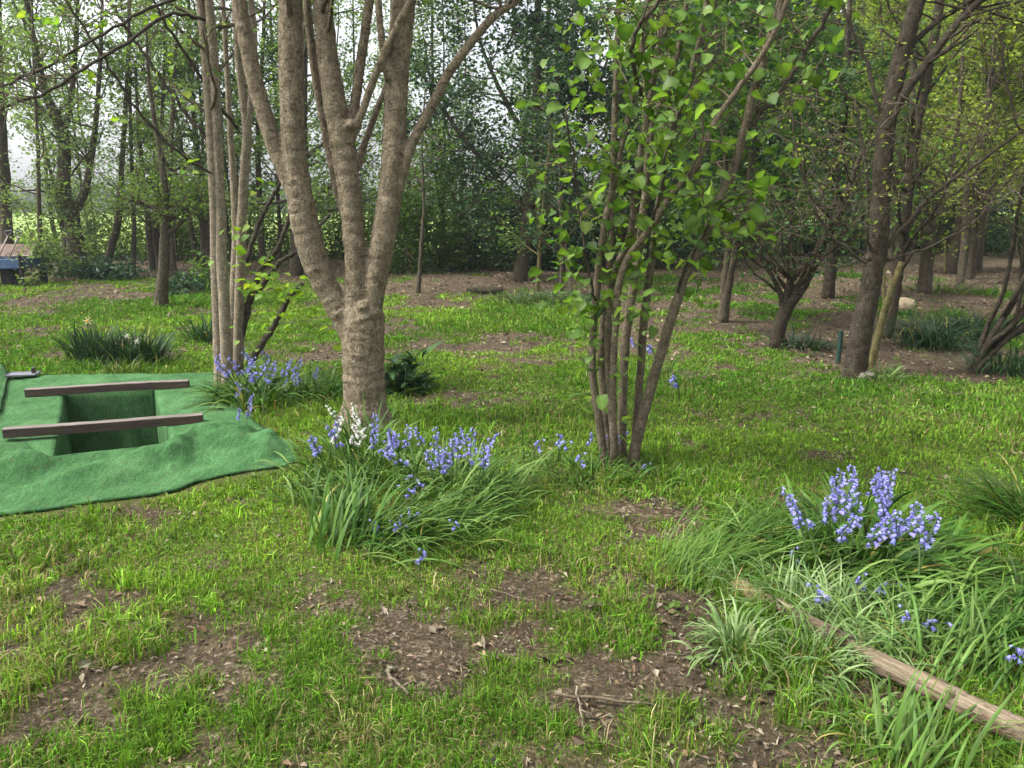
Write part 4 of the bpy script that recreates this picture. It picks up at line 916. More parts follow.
for px, lab, h in ((15, 'pale loose shrub behind the blue cart', .9), (118, 'pale loose shrub right of the stout S-curved tree', 1.1), (195, 'bright loose shrub behind the pale coppiced stems', 1.5), (240, 'bright loose shrub between coppiced stems and large tree', 1.6), (330, 'bright loose shrub behind the large tree\'s fork', 1.6), (65, 'pale loose shrub right behind the stout S-curved tree', .9), (160, 'bright loose shrub behind the short knobbly tree', 1.2), (285, 'bright loose shrub left of the large tree\'s leaning stem', 1.3), (372, 'bright loose shrub behind the large tree\'s right stem', 1.5)):
    g = G(px, 270); bush('field_shrub', lab, (g[0] * 1.15, g[1] * 1.15 + .8), (1.5, .9, h * 1.4), int(2400 * h), .10, [(.12, .19, .03), (.16, .24, .04), (.08, .13, .03)], M_LEAF, FB, 10, .6, clumps=30, sig=.2)
# undergrowth deep in the right wood
n = 0
for px, py, h in ((700, 258, .8), (760, 252, 1.2), (805, 255, .7), (850, 254, .9), (895, 250, 1.3), (985, 252, 1.2), (1030, 256, 1.4), (940, 250, 1.0)):
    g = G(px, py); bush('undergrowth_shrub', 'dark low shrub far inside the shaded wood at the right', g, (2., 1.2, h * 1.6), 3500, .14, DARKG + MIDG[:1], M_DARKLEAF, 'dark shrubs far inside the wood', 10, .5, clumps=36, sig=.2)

# far woodland and tree line: one mass each
def mass(name, label, pts, nleaf, ls, colors, hz, jit=1.2, lean=0):
    mb = MB(); pts = np.array(pts, float); k = len(pts); w = RNG.integers(0, k, nleaf); z = RNG.random(nleaf) ** .8 * pts[w, 2]
    cl = rdir(k * 60) ; ci = RNG.integers(0, 60, nleaf) + w * 60
    pos = np.stack([pts[w, 0] + cl[ci, 0] * hz + RNG.normal(0, jit * .35, nleaf), pts[w, 1] + cl[ci, 1] * hz * .6 + RNG.normal(0, jit * .35, nleaf), z * (.55 + .45 * np.abs(cl[ci, 2])) ], 1)
    c = pal(colors, nleaf) * np.exp(.25 * RNG.normal(size=k * 60))[ci, None]; s = ls * RNG.uniform(.6, 1.4, nleaf)
    leaves(mb, pos, s, s * .6, c, 0, .6)
    tag(link(name, mb.mesh(name, [M_LEAF])), label, 'woodland', kind='stuff')
mass('distant_treeline', 'hazy grey-green tree line at the far side of the field', [(x, 150 + 8 * math.sin(x * .05), 4.5 + 2.5 * vnoise(x * .09, 0, 2) ) for x in np.arange(-150, 70, 4.)], 16000, 1.0, [(.14, .18, .12), (.17, .21, .14)], 3)  # distance haze is put into the paled leaf colours
mass('far_woodland', 'far mass of yellow-green twigs and leaves behind the wood at the right', [(x, 37 + 2 * math.sin(x), 11 + 3 * vnoise(x * .3, 0, 9)) for x in np.arange(6, 36, 1.5)], 50000, .26, [(.26, .33, .06), (.32, .38, .08), (.20, .26, .05)], 1.6)

# ------------------------------------------------------------------ strap-leaved clumps and bluebells
BLUE = [(.36, .36, .80), (.47, .48, .87), (.25, .23, .68), (.40, .38, .80)]; WHITE = [(.75, .75, .68), (.82, .80, .72)]
STRAP = [(.035, .10, .010), (.065, .155, .018), (.11, .215, .032)]
def bell_spike(colors, hgt, nb, bend=.25):
    mb = MB(); n = 10; t = np.linspace(0, 1, n); P = np.stack([bend * hgt * t ** 2, np.zeros(n), hgt * t * (1 - .12 * t)], 1)
    tubes(mb, P, np.linspace(.0035, .0018, n), 5, (.07, .13, .035), 1)
    for j in range(nb):
        f = .66 + .34 * j / max(1, nb - 1); p = np.array([np.interp(f, t, P[:, k]) for k in range(3)])
        a = RNG.uniform(0, 6.28); d = np.array([math.cos(a), math.sin(a), 0]); s = (.85 - .35 * j / nb) * RNG.uniform(.85, 1.15)
        q0 = p; q1 = p + d * .012 * s + [0, 0, .005]; ax = nrm(d * .95 + np.array([0, 0, RNG.uniform(-1., -.3)]))
        tubes(mb, np.array([q0, q1, q1 + ax * .003]), np.array([.001, .001, .001]), 3, (.10, .10, .3), 0)
        e1 = nrm(np.cross(ax, [.3, .5, .8])); e2 = np.cross(ax, e1); an = np.linspace(0, 6.283, 7)[:-1]; c = pal(colors, 1)[0]
        rings = []
        for (l, r) in ((0, .003), (.005, .0058), (.013, .0062)): rings.append(q1 + ax * l * s + (np.cos(an)[:, None] * e1 + np.sin(an)[:, None] * e2) * r * s)
        tips = q1 + ax * .0165 * s + (np.cos(an + .26)[:, None] * e1 + np.sin(an + .26)[:, None] * e2) * .0145 * s
        V = np.concatenate(rings + [tips]); i = np.arange(6); nx = (i + 1) % 6
        mb.add(V, [np.concatenate([np.stack([i, nx, nx + 6, i + 6], 1), np.stack([i + 6, nx + 6, nx + 12, i + 12], 1)]), np.stack([i + 12, nx + 12, i + 18], 1)],
               np.repeat(np.array([c * .9, c, c * 1.05, c * 1.25]), 6, 0), 0, True)
    return mb.mesh('flower_spike', [M_PETAL, M_STRAP])
SPIKES = [bell_spike(BLUE, h, nb, b) for h, nb, b in ((.30, 15, .2), (.34, 18, .1), (.27, 13, .4), (.32, 19, .3), (.24, 10, .6))]
WSPIKES = [bell_spike(WHITE, h, nb, b) for h, nb, b in ((.33, 14, .25), (.3, 12, .35))]
SHORT = [bell_spike(BLUE, h, nb, b) for h, nb, b in ((.15, 6, .4), (.12, 5, .6))]

def clump(name, label, groups, spikes=(), cat='plant', group=None):
    """groups: px, py, n leaves, length, width, colours, lean azimuth (None = all round), spread m, elevation, droop
       spikes: px, py of the flower head, base distance behind/in front, set"""
    base = np.mean([G(g[0], g[1]) for g in groups], 0); root = thing(name, label, cat, base, group); mb = MB()
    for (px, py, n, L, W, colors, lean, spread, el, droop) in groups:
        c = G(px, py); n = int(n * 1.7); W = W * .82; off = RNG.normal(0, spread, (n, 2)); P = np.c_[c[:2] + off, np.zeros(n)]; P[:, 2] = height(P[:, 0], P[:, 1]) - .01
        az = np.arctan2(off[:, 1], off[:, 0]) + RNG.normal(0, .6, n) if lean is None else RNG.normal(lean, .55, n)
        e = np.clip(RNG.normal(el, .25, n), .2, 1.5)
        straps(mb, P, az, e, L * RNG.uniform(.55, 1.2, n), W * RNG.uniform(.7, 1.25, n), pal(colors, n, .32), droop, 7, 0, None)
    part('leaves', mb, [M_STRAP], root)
    for (px, py, hgt, st) in spikes:
        if st is SPIKES and RNG.random() < .28: continue
        # foot of the stalk: the flower head seen at (px, py) stands hgt above the ground
        d = ray(px, py); t = (hgt * .8 - H) / d[2]; x, y = d[0] * t, d[1] * t
        me = st[RNG.integers(0, len(st))]; o = link('flower_spike', me, root, np.array([x, y, float(height(x, y)) - .01]) - base)
        z = max(v.co.z for v in me.vertices); s = hgt / z; o.scale = (max(.9, s), max(.9, s), s); o.rotation_euler = (RNG.normal(0, .1), RNG.normal(0, .1), RNG.uniform(0, 6.28))
    return root

S2 = STRAP + [(.19, .30, .07)]
lt = lambda pts, h, st: [(p[0], p[1], h, st) for p in pts]
clump('bluebell_clump', 'big bluebell clump with blue and white flowers at the large tree\'s foot',
      [(345, 470, 100, .28, .013, S2, None, .15, 1.0, 1.3), (400, 480, 130, .30, .013, S2, None, .2, .9, 1.3), (455, 490, 100, .36, .013, S2, None, .14, .8, 1.3), (345, 540, 45, .36, .017, STRAP, 1.4, .09, 1.1, .8), (385, 540, 150, .42, .012, S2, .1, .1, .6, 1.1), (440, 530, 100, .36, .012, S2, .2, .12, .65, 1.2), (330, 500, 80, .28, .014, S2, 2.4, .1, .9, 1.4), (365, 455, 60, .35, .015, S2, None, .1, 1.2, .7), (480, 505, 70, .42, .011, S2, .4, .1, .8, 1.)],
      lt([(328, 432), (328, 442), (326, 446), (375, 426), (374, 436), (376, 446), (368, 452), (378, 452), (385, 456), (368, 460), (390, 455), (350, 436), (355, 440), (400, 441), (404, 444)], .36, SPIKES) + lt([(351, 412), (357, 421), (361, 426), (346, 431), (354, 438), (340, 438)], .4, WSPIKES) +
      lt([(419, 443), (430, 438), (428, 452), (432, 460), (436, 464), (426, 456), (455, 442), (450, 455), (445, 462), (452, 460), (458, 446), (470, 450), (471, 462), (483, 460), (486, 462), (480, 462), (468, 440), (440, 455)], .34, SPIKES) + lt([(417, 475), (421, 490), (420, 495), (404, 527), (412, 527), (418, 520), (419, 512), (385, 529), (462, 526), (418, 562), (400, 440)], .16, SHORT), 'bluebells')
clump('bluebell_clump', 'bluebell clump spilling from the coppiced stems onto the green matting',
      [(245, 398, 60, .42, .022, S2, 1.0, .08, .9, 1.), (258, 405, 70, .4, .022, S2, None, .15, .8, 1.2), (295, 395, 90, .4, .018, STRAP, None, .2, .8, 1.2), (320, 398, 60, .32, .015, STRAP, None, .15, .9, 1.2), (235, 405, 30, .42, .02, S2, 3.6, .05, .8, 1.2)],
      lt([(213, 356), (214, 362), (236, 350), (240, 345), (243, 356), (238, 362), (246, 366), (240, 372), (250, 365), (256, 350), (262, 357), (258, 368), (262, 375), (248, 380), (268, 350), (272, 352), (277, 358), (273, 368), (285, 364)], .42, SPIKES) + lt([(290, 374), (300, 378), (297, 380), (312, 370), (314, 374), (279, 380), (240, 385), (236, 392), (254, 384), (250, 398), (246, 400), (245, 414), (240, 416)], .25, SPIKES), 'bluebells')
clump('bluebell_clump', 'bluebell clump with pale blue flowers and broad leaves right of the log',
      [(855, 555, 80, .36, .032, STRAP, None, .11, 1.0, 1.0), (890, 570, 70, .38, .030, STRAP, .1, .12, .75, 1.1), (825, 565, 50, .30, .030, STRAP, 2.6, .09, .85, 1.2), (890, 600, 90, .40, .018, S2, -.2, .12, .65, 1.2), (925, 580, 50, .38, .02, S2, .1, .1, .7, 1.1)],
      lt([(860, 449), (807, 512), (810, 520), (813, 505), (826, 530), (830, 522), (838, 480), (842, 490), (845, 496), (836, 510), (834, 512), (852, 508), (855, 515), (850, 520), (864, 478), (870, 482), (876, 484), (866, 492), (868, 500), (885, 490), (890, 478), (892, 486), (888, 498), (895, 500), (886, 506), (893, 510), (890, 518), (866, 521), (868, 516), (898, 525), (880, 520), (822, 521), (924, 535), (922, 540)], .38, SPIKES) + lt([(797, 559), (858, 584), (930, 564), (835, 600), (832, 598), (916, 618), (913, 610), (863, 580), (1015, 650), (1012, 648)], .16, SHORT), 'bluebells')
clump('bluebell_tuft', 'tiny bluebell tuft in the grass left of the hazel', [(565, 470, 50, .16, .008, STRAP, None, .1, .9, 1.2), (590, 478, 40, .2, .009, STRAP, None, .12, .9, 1.2)], lt([(560, 438), (558, 441), (600, 440), (603, 441), (585, 442), (528, 448), (577, 466)], .2, SHORT), 'bluebells')
clump('bluebell_tuft', 'small faint bluebell tuft on the lawn behind the hazel', [(655, 378, 40, .25, .012, STRAP, None, .15, .9, 1.1)], lt([(650, 343), (641, 341), (660, 345), (680, 378)], .28, SHORT), 'bluebells')
clump('bluebell_tuft', 'leafy grey-green bluebell tuft at the hazel\'s foot', [(600, 476, 45, .2, .012, S2, None, .12, .8, 1.2), (650, 480, 40, .16, .012, S2, None, .14, .8, 1.2)], lt([(640, 468)], .1, SHORT), 'bluebells')
# grass-like clumps
SP2 = [(.11, .20, .05), (.18, .29, .09), (.27, .37, .16)]
clump('strap_leaf_clump', 'wind-combed grassy clump left of the pale bluebells', [(690, 575, 200, .24, .005, [(.09, .19, .025), (.14, .25, .04)], .25, .09, .95, .9), (715, 565, 200, .42, .007, S2, .25, .1, .5, .9), (760, 560, 120, .45, .009, S2, 0., .12, .6, 1.), (775, 545, 60, .35, .012, S2, 2.9, .1, .8, 1.2)])
clump('strap_leaf_clump', 'pale spidery clump at the log\'s broken end', [(735, 655, 80, .23, .010, SP2, None, .045, 1.15, 1.8)])
clump('strap_leaf_clump', 'silvery narrow-leaved clump behind the log', [(790, 610, 100, .26, .008, SP2, None, .08, 1.1, 1.5), (830, 625, 100, .28, .008, SP2, None, .09, 1.0, 1.5), (870, 640, 60, .26, .009, SP2, None, .08, 1., 1.4)])
clump('strap_leaf_clump', 'drooping pale clump hanging over the middle of the log', [(812, 668, 60, .23, .010, SP2, None, .05, 1.1, 1.7), (840, 655, 30, .2, .01, SP2, -.4, .05, 1., 1.5)])
clump('strap_leaf_clump', 'tall bright fan of leaves behind the log\'s thick end', [(925, 655, 70, .30, .010, [(.10, .19, .03), (.15, .26, .06)], 1.2, .1, 1.0, 1.1), (975, 660, 80, .34, .011, S2, .6, .12, .8, 1.2), (1015, 650, 70, .32, .012, S2, None, .12, .8, 1.2)])
clump('strap_leaf_clump', 'dark spreading clump behind the log at the right edge', [(950, 615, 90, .34, .013, STRAP, .1, .14, .7, 1.2), (1005, 610, 70, .32, .013, STRAP, None, .14, .8, 1.2)])
clump('strap_leaf_clump', 'loose leaf clump growing in front of the log at the bottom edge', [(905, 768, 22, .30, .013, [(.09, .18, .03), (.14, .25, .05)], .9, .05, 1.1, .8), (935, 752, 26, .22, .011, S2, None, .08, .6, 1.3), (985, 775, 22, .20, .012, S2, None, .1, .6, 1.4), (872, 730, 20, .18, .01, S2, None, .08, .8, 1.4), (860, 705, 26, .18, .009, SP2, None, .07, .8, 1.4)])
clump('strap_leaf_clump', 'half-cut dark grassy clump on the lawn at the right edge', [(1020, 520, 130, .4, .009, STRAP, 2.9, .08, .9, 1.), (1035, 530, 80, .4, .009, STRAP, None, .1, .9, 1.)])
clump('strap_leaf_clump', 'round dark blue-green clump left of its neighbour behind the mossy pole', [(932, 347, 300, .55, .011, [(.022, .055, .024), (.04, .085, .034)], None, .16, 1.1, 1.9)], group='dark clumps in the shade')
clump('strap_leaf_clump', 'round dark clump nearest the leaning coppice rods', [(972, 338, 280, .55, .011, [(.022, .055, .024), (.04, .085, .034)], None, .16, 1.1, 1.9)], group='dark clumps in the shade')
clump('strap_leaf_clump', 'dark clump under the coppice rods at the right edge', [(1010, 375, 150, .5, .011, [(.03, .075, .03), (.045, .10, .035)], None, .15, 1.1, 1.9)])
clump('strap_leaf_clump', 'small pale tuft at the foot of the forked right tree', [(880, 378, 60, .22, .012, SP2, None, .1, .9, 1.3)])
clump('strap_leaf_clump', 'low grey-green tuft behind the leaning tree\'s foot', [(800, 347, 70, .3, .03, [(.06, .10, .05), (.09, .13, .07)], None, .12, .8, 1.2)])
clump('strap_leaf_clump', 'spread of low grey-green leaves in front of the crossed stems', [(540, 303, 180, .34, .02, [(.06, .11, .04), (.10, .15, .06)], None, .4, .8, 1.2), (575, 303, 140, .34, .02, [(.06, .11, .04), (.10, .15, .06)], None, .4, .8, 1.2), (520, 300, 60, .3, .018, STRAP, None, .3, .8, 1.2)])
clump('strap_leaf_clump', 'patch of low leaves below the brown forked tree', [(940, 292, 90, .35, .02, MIDG, None, .3, .8, 1.2)])
clump('strap_leaf_clump', 'low bright tuft left of the coppiced stems behind the matting', [(205, 340, 60, .4, .016, [(.03, .075, .03), (.05, .11, .045)], None, .1, 1.1, .9)])

# daffodils behind the grave
def daffodils():
    root = clump('daffodil_clump', 'dark daffodil clump with one cream flower behind the grave', [(95, 362, 110, .42, .02, [(.022, .06, .025), (.04, .09, .032)], None, .09, 1.25, .5), (122, 364, 80, .36, .02, [(.022, .06, .025), (.04, .09, .032)], None, .1, 1.2, .6), (146, 362, 100, .36, .02, [(.022, .06, .025), (.04, .09, .032)], None, .1, 1.15, .7), (100, 372, 60, .2, .012, STRAP, None, .16, .9, 1.1), (128, 374, 30, .24, .014, [(.12, .2, .03), (.16, .22, .05)], None, .05, 1.2, .8)])
    b = np.array(root.location)
    for px, py, hgt, s, cols in ((88, 321, .42, 1., ((.75, .66, .48), (.75, .45, .12))), (127, 336, .36, .55, ((.78, .76, .7), (.75, .7, .5))), (137, 341, .34, .6, ((.78, .76, .7), (.75, .7, .5)))):
        d = ray(px, py); t = (hgt - H) / d[2]; p = np.array([d[0] * t, d[1] * t, hgt]); z0 = float(height(p[0], p[1])); mb = MB()
        tubes(mb, np.array([[p[0], p[1], z0], [p[0] + .01, p[1], hgt * .6], p + [0, .03, 0]]), np.array([.004, .0035, .003]), 5, (.06, .12, .03), 1)
        ax = nrm(np.array([.25, -1, .1])); e1 = nrm(np.cross(ax, [0, 0, 1.])); e2 = np.cross(ax, e1); an = np.arange(6) * 1.0472
        D = np.cos(an)[:, None] * e1 + np.sin(an)[:, None] * e2
        broad_leaves(mb, np.tile(p, (6, 1)) + D * .006, D + ax * .12, .045 * s, .032 * s, np.tile(cols[0], (6, 1)), 0, .05, upn=.05)
        q = p + ax * .004; tubes(mb, np.array([q, q + ax * .012 * s, q + ax * .022 * s]), np.array([.006, .011, .016]) * s, 10, cols[1], 0)
        part('flower', mb, [M_PETAL, M_STRAP], root)
daffodils()

def rosette_plant():
    c = G(407, 392); root = thing('broad_leaf_plant', 'broad-leaved dark green plant growing just right of the large tree', 'plant', c); mb = MB()
    for (dx, dy, z, n) in ((-.13, .1, .02, 26), (.0, .0, .02, 30), (.1, .08, .03, 26), (-.05, .12, .16, 18), (.03, .1, .22, 16), (.12, -.05, .02, 14), (-.16, .05, .15, 14), (.0, -.12, .0, 10)):
        P = np.tile(c + [dx, dy, z], (n, 1)) + RNG.normal(0, .03, (n, 3)); az = RNG.uniform(0, 6.28, n); e = RNG.uniform(.15, 1.1, n)
        broad_leaves(mb, P, np.stack([np.cos(az) * np.cos(e), np.sin(az) * np.cos(e), np.sin(e)], 1), RNG.uniform(.14, .26, n), RNG.uniform(.05, .085, n), pal([(.035, .085, .025), (.055, .12, .035), (.08, .15, .05)], n), 0, .45, (.6, 1., .7), upn=.2, wave=.05)
    part('leaves', mb, [M_STRAP], root)
    sm = MB(); st = np.array([c + RNG.normal(0, .06, 3) * [1, 1, 0] for _ in range(6)]); tubes(sm, np.stack([st, st + [0, .02, .12], st + [.01, .04, .22]], 1), np.tile([.007, .006, .004], (6, 1)), 5, (.08, .14, .05)); part('stem', sm, [M_STRAP], root)
rosette_plant()

# ------------------------------------------------------------------ log, sticks, stone, posts, cart
def log_mat():
    m, nt, out = newmat('log_wood'); L = nt.links.new
    n1 = N_(nt, 'ShaderNodeTexNoise', Scale=1., Detail=6., Roughness=.65); L(objcoord(nt, (3.5, 55, 55)), n1.inputs['Vector'])
    n2 = N_(nt, 'ShaderNodeTexNoise', Scale=1., Detail=5., Roughness=.65); L(objcoord(nt, (5, 16, 16)), n2.inputs['Vector'])
    r1 = ramp(nt, [(.34, (.06, .042, .026)), (.5, (.185, .142, .095)), (.72, (.34, .28, .20))]); L(n1.outputs['Fac'], r1.inputs['Fac'])
    r2 = ramp(nt, [(.5, (0, 0, 0)), (.6, (1, 1, 1))]); L(n2.outputs['Fac'], r2.inputs['Fac'])
    f = N_(nt, 'ShaderNodeMath', operation='MULTIPLY'); f.inputs[1].default_value = .75; L(r2.outputs[0], f.inputs[0])
    c = mixc(nt, f.outputs[0], r1.outputs[0], (.10, .062, .04))
    p = N_(nt, 'ShaderNodeBsdfPrincipled', Roughness=.9); p.inputs['Specular IOR Level'].default_value = .15; L(c, p.inputs['Base Color'])
    h = N_(nt, 'ShaderNodeMath', operation='ADD'); L(n1.outputs['Fac'], h.inputs[0]); L(f.outputs[0], h.inputs[1])
    b = N_(nt, 'ShaderNodeBump', Strength=.9, Distance=.012); L(h.outputs[0], b.inputs['Height']); L(b.outputs[0], p.inputs['Normal'])
    L(p.outputs[0], out.inputs[0]); return m

def log():
    A, B = G(760, 610), G(1075, 776); c = (A + B) / 2; root = thing('fallen_log', 'weathered fallen log lying among strap leaves at the lower right', 'log', c)
    rz = math.atan2(B[1] - A[1], B[0] - A[0]); root.rotation_euler.z = rz; L = np.linalg.norm((B - A)[:2]); wood = log_mat()
    n = 70; x = np.linspace(-L / 2, L / 2, n); t = (x + L / 2) / L
    P = np.stack([x, .008 * np.sin(t * 7) + .004 * np.sin(t * 23), .045 + .006 * np.sin(t * 9 + 1) + (A[2] - c[2]) * (1 - t) + (B[2] - c[2]) * t], 1)
    R = np.interp(t, [0, .03, .2, .5, 1], [.020, .030, .033, .038, .042]) * (1 + .03 * RNG.normal(size=n))
    mb = MB(); tubes(mb, P, R, 22, rough=.022, cap=True)
    link('body', mb.mesh('body', [wood]), root)
    for (tt, a, l) in ((.68, 2.3, .012),):
        p = P[int(tt * n)]; d = np.array([.35, math.cos(a), math.sin(a)]); mb = MB(); tubes(mb, np.array([p, p + d * .04, p + d * (.04 + l)]), np.array([.022, .016, .012]), 10, rough=.08, cap=True)
        link('branch_stub', mb.mesh('branch_stub', [wood]), root)
    rot = simple_mat('rotten_wood', (.10, .066, .03), (.25, .18, .09), (30, 30, 30), .9, .6); mb = MB()
    e = P[0] + np.array([-.03, 0, 0]); Q = np.array([e + [-.13, .01, -.012], e + [-.07, .015, .004], e + [-.01, .0, .0], e + [.06, .0, -.0]]); P2, r2 = resample(Q, np.array([.014, .030, .036, .028]), 16); tubes(mb, P2, r2, 12, rough=.14, cap=True)
    link('rotten_end', mb.mesh('rotten_end', [rot]), root)
log()

def sticks():
    mt = [M_TWIG, M_BARK_BROWN, M_BARK_GREY]
    for (a, b, r, lab) in (((458, 660), (463, 690), .004, 'thin pale stick on the large bare soil patch'), ((590, 612), (655, 600), .006, 'grey stick on the bare soil between the two bluebell clumps'), ((555, 700), (680, 715), .006, 'long brown stick in the grass below the bare patches'), ((665, 660), (710, 658), .005, 'brown stick lying left of the pale spidery clump'), ((388, 676), (410, 702), .007, 'short pale stick at the near edge of the bare soil'), ((490, 595), (545, 608), .004, 'thin reddish stick on soil near the front bluebells'), ((575, 690), (585, 735), .004, 'thin curved twig in the grass at the bottom middle'), ((715, 585), (765, 617), .004, 'straight dead stem poking past the log\'s broken end')):
        A, B = G(*a), G(*b); n = 9; t = np.linspace(0, 1, n)[:, None]; P = A * (1 - t) + B * t + RNG.normal(0, .006, (n, 3)); P[:, 2] = height(P[:, 0], P[:, 1]) + .022 + .004 * RNG.normal(size=n)
        o = P.mean(0); mb = MB(); tubes(mb, P, np.linspace(r, r * .5, n), 6, rough=.08, cap=True)
        j = 5; Q = np.array([P[j], P[j] + (P[j + 1] - P[j]) * .8 + [.012, .015, .006], P[j] + (P[j + 1] - P[j]) * 1.4 + [.03, .03, .008]]); tubes(mb, Q, np.array([r * .6, r * .45, r * .25]), 5)
        tag(link('fallen_stick', mb.mesh('fallen_stick', [mt[int(RNG.integers(0, 3))]], o), None, o), lab, 'stick', 'sticks on the lawn')
sticks()

def leaning_pole():
    b = G(870, 373); root = thing('leaning_pole', 'mossy yellow-brown pole leaning beside the dark forked tree', 'pole', b); mb = MB()
    W, R = stem_path([(869, 375, .04, 0), (876, 345, .036), (885, 310, .034), (893, 285, .032), (902, 262, .028)], b[1]); P, r = resample(W, R, 24); P[1:-1] += RNG.normal(0, .003, (22, 3)); tubes(mb, P, r, 12, rough=.03, cap=True)
    part('shaft', mb, [M_BARK_MOSS], root); mb = MB()
    for t in (7, 13, 18): q = P[t] + [-.0, -r[t] * .8, 0]; tubes(mb, np.array([q + [0, .02, 0], q, q + [0, -.012, .006]]), np.array([.014, .013, .007]), 8, cap=True)
    part('knot', mb, [M_BARK_MOSS], root); TRUNK_BASES.append((b[0], b[1], .06))
    b = G(884, 308); 
    s = thing('thin_stake', 'thin brown stake standing between the forked tree and mossy pole', 'stake', b); mb = MB(); W, R = stem_path([(884, 309, .03), (884, 270, .028), (886, 220, .024)], b[1]); P, r = resample(W, R, 10); tubes(mb, P, r, 6, rough=.05, cap=True); part('shaft', mb, [M_BARK_MOSS], s)
    for px, y0, y1, lab in ((945, 275, 237, 'pale thin stake before the leaning pale trunk'), (683 + 318, 308, 288, 'short dark stump of a stake on the wood chips')):
        b = G(px, y0); s = thing('thin_stake', lab, 'stake', b, 'stakes in the wood'); mb = MB(); W, R = stem_path([(px, y0 + 1, .035), (px, (y0 + y1) / 2, .033), (px + .6, y1, .03)], b[1]); P, r = resample(W, R, 8); tubes(mb, P, r, 8, rough=.04, cap=True); part('shaft', mb, [M_BARK_MOSS], s)
leaning_pole()

def green_post():
    b = G(838, 363); root = thing('green_post', 'short dark green marker post left of the dark forked tree', 'post', b); m = simple_mat('green_paint', (.012, .035, .025), (.022, .055, .04), (30, 30, 10), .5, .1, 0, .4); mb = MB()
    h = .365; a = np.linspace(0, h, 6); P = np.stack([b[0] + 0 * a, b[1] + 0 * a, b[2] - .03 + a], 1); tubes(mb, P, np.full(6, .024), 12); part('shaft', mb, [m], root); mb = MB()
    top = P[-1]; tubes(mb, np.array([top - [0, 0, .004], top + [0, 0, .008], top + [0, 0, .013]]), np.array([.027, .027, .018]), 12, cap=True); part('cap', mb, [m], root)
green_post()

def rocks():
    import bmesh
    for (px, py, s, lab, cols, nm) in ((903, 308, (.17, .12, .12), 'pale yellow stone beside the trunk behind the mossy pole', ((.24, .19, .11), (.40, .33, .21)), 'pale_stone'), (864, 378, (.10, .08, .05), 'flat grey stone at the forked right tree\'s foot', ((.12, .10, .085), (.22, .19, .16)), 'grey_stone'), (191, 294, (.16, .1, .1), 'grey-brown stone in front of the small dark shrub', ((.12, .10, .08), (.2, .17, .13)), 'grey_stone')):
        b = G(px, py); bm = bmesh.new(); bmesh.ops.create_icosphere(bm, subdivisions=3, radius=1)
        for v in bm.verts:
            n = float(fbm(np.array([v.co.x * 1.5 + v.co.z]), np.array([v.co.y * 1.5 - v.co.z * .7]), 12)[0]); k = .75 + .6 * n; v.co = Vector((v.co.x * s[0] * k, v.co.y * s[1] * k, v.co.z * s[2] * k))
        me = bpy.data.meshes.new(nm); bm.to_mesh(me); bm.free(); me.materials.append(simple_mat(nm, cols[0], cols[1], (14, 14, 14), .9, .5))
        tag(link(nm, me, None, b + [0, 0, s[2] * .35]), lab, 'stone')
    b = G(483, 294); root = thing('cut_log', 'short dark log lying on the mulch behind the lawn', 'log', b); mb = MB(); P = np.array([b + [-.32, 0, .05], b + [-.1, .02, .06], b + [.15, 0, .06], b + [.36, .03, .05]]); P2, r = resample(P, np.array([.07, .08, .08, .065]), 16); tubes(mb, P2, r, 10, rough=.06, cap=True); part('body', mb, [M_BARK_DARK], root)
    mb = MB(); 
    for s, e in ((-1, P2[0]), (1, P2[-1])): tubes(mb, np.array([e, e + [s * .006, 0, 0]]), np.array([.058, .05]), 12, cap=True)
    part('cut_end', mb, [simple_mat('cut_wood', (.2, .14, .08), (.32, .24, .15))], root)
rocks()

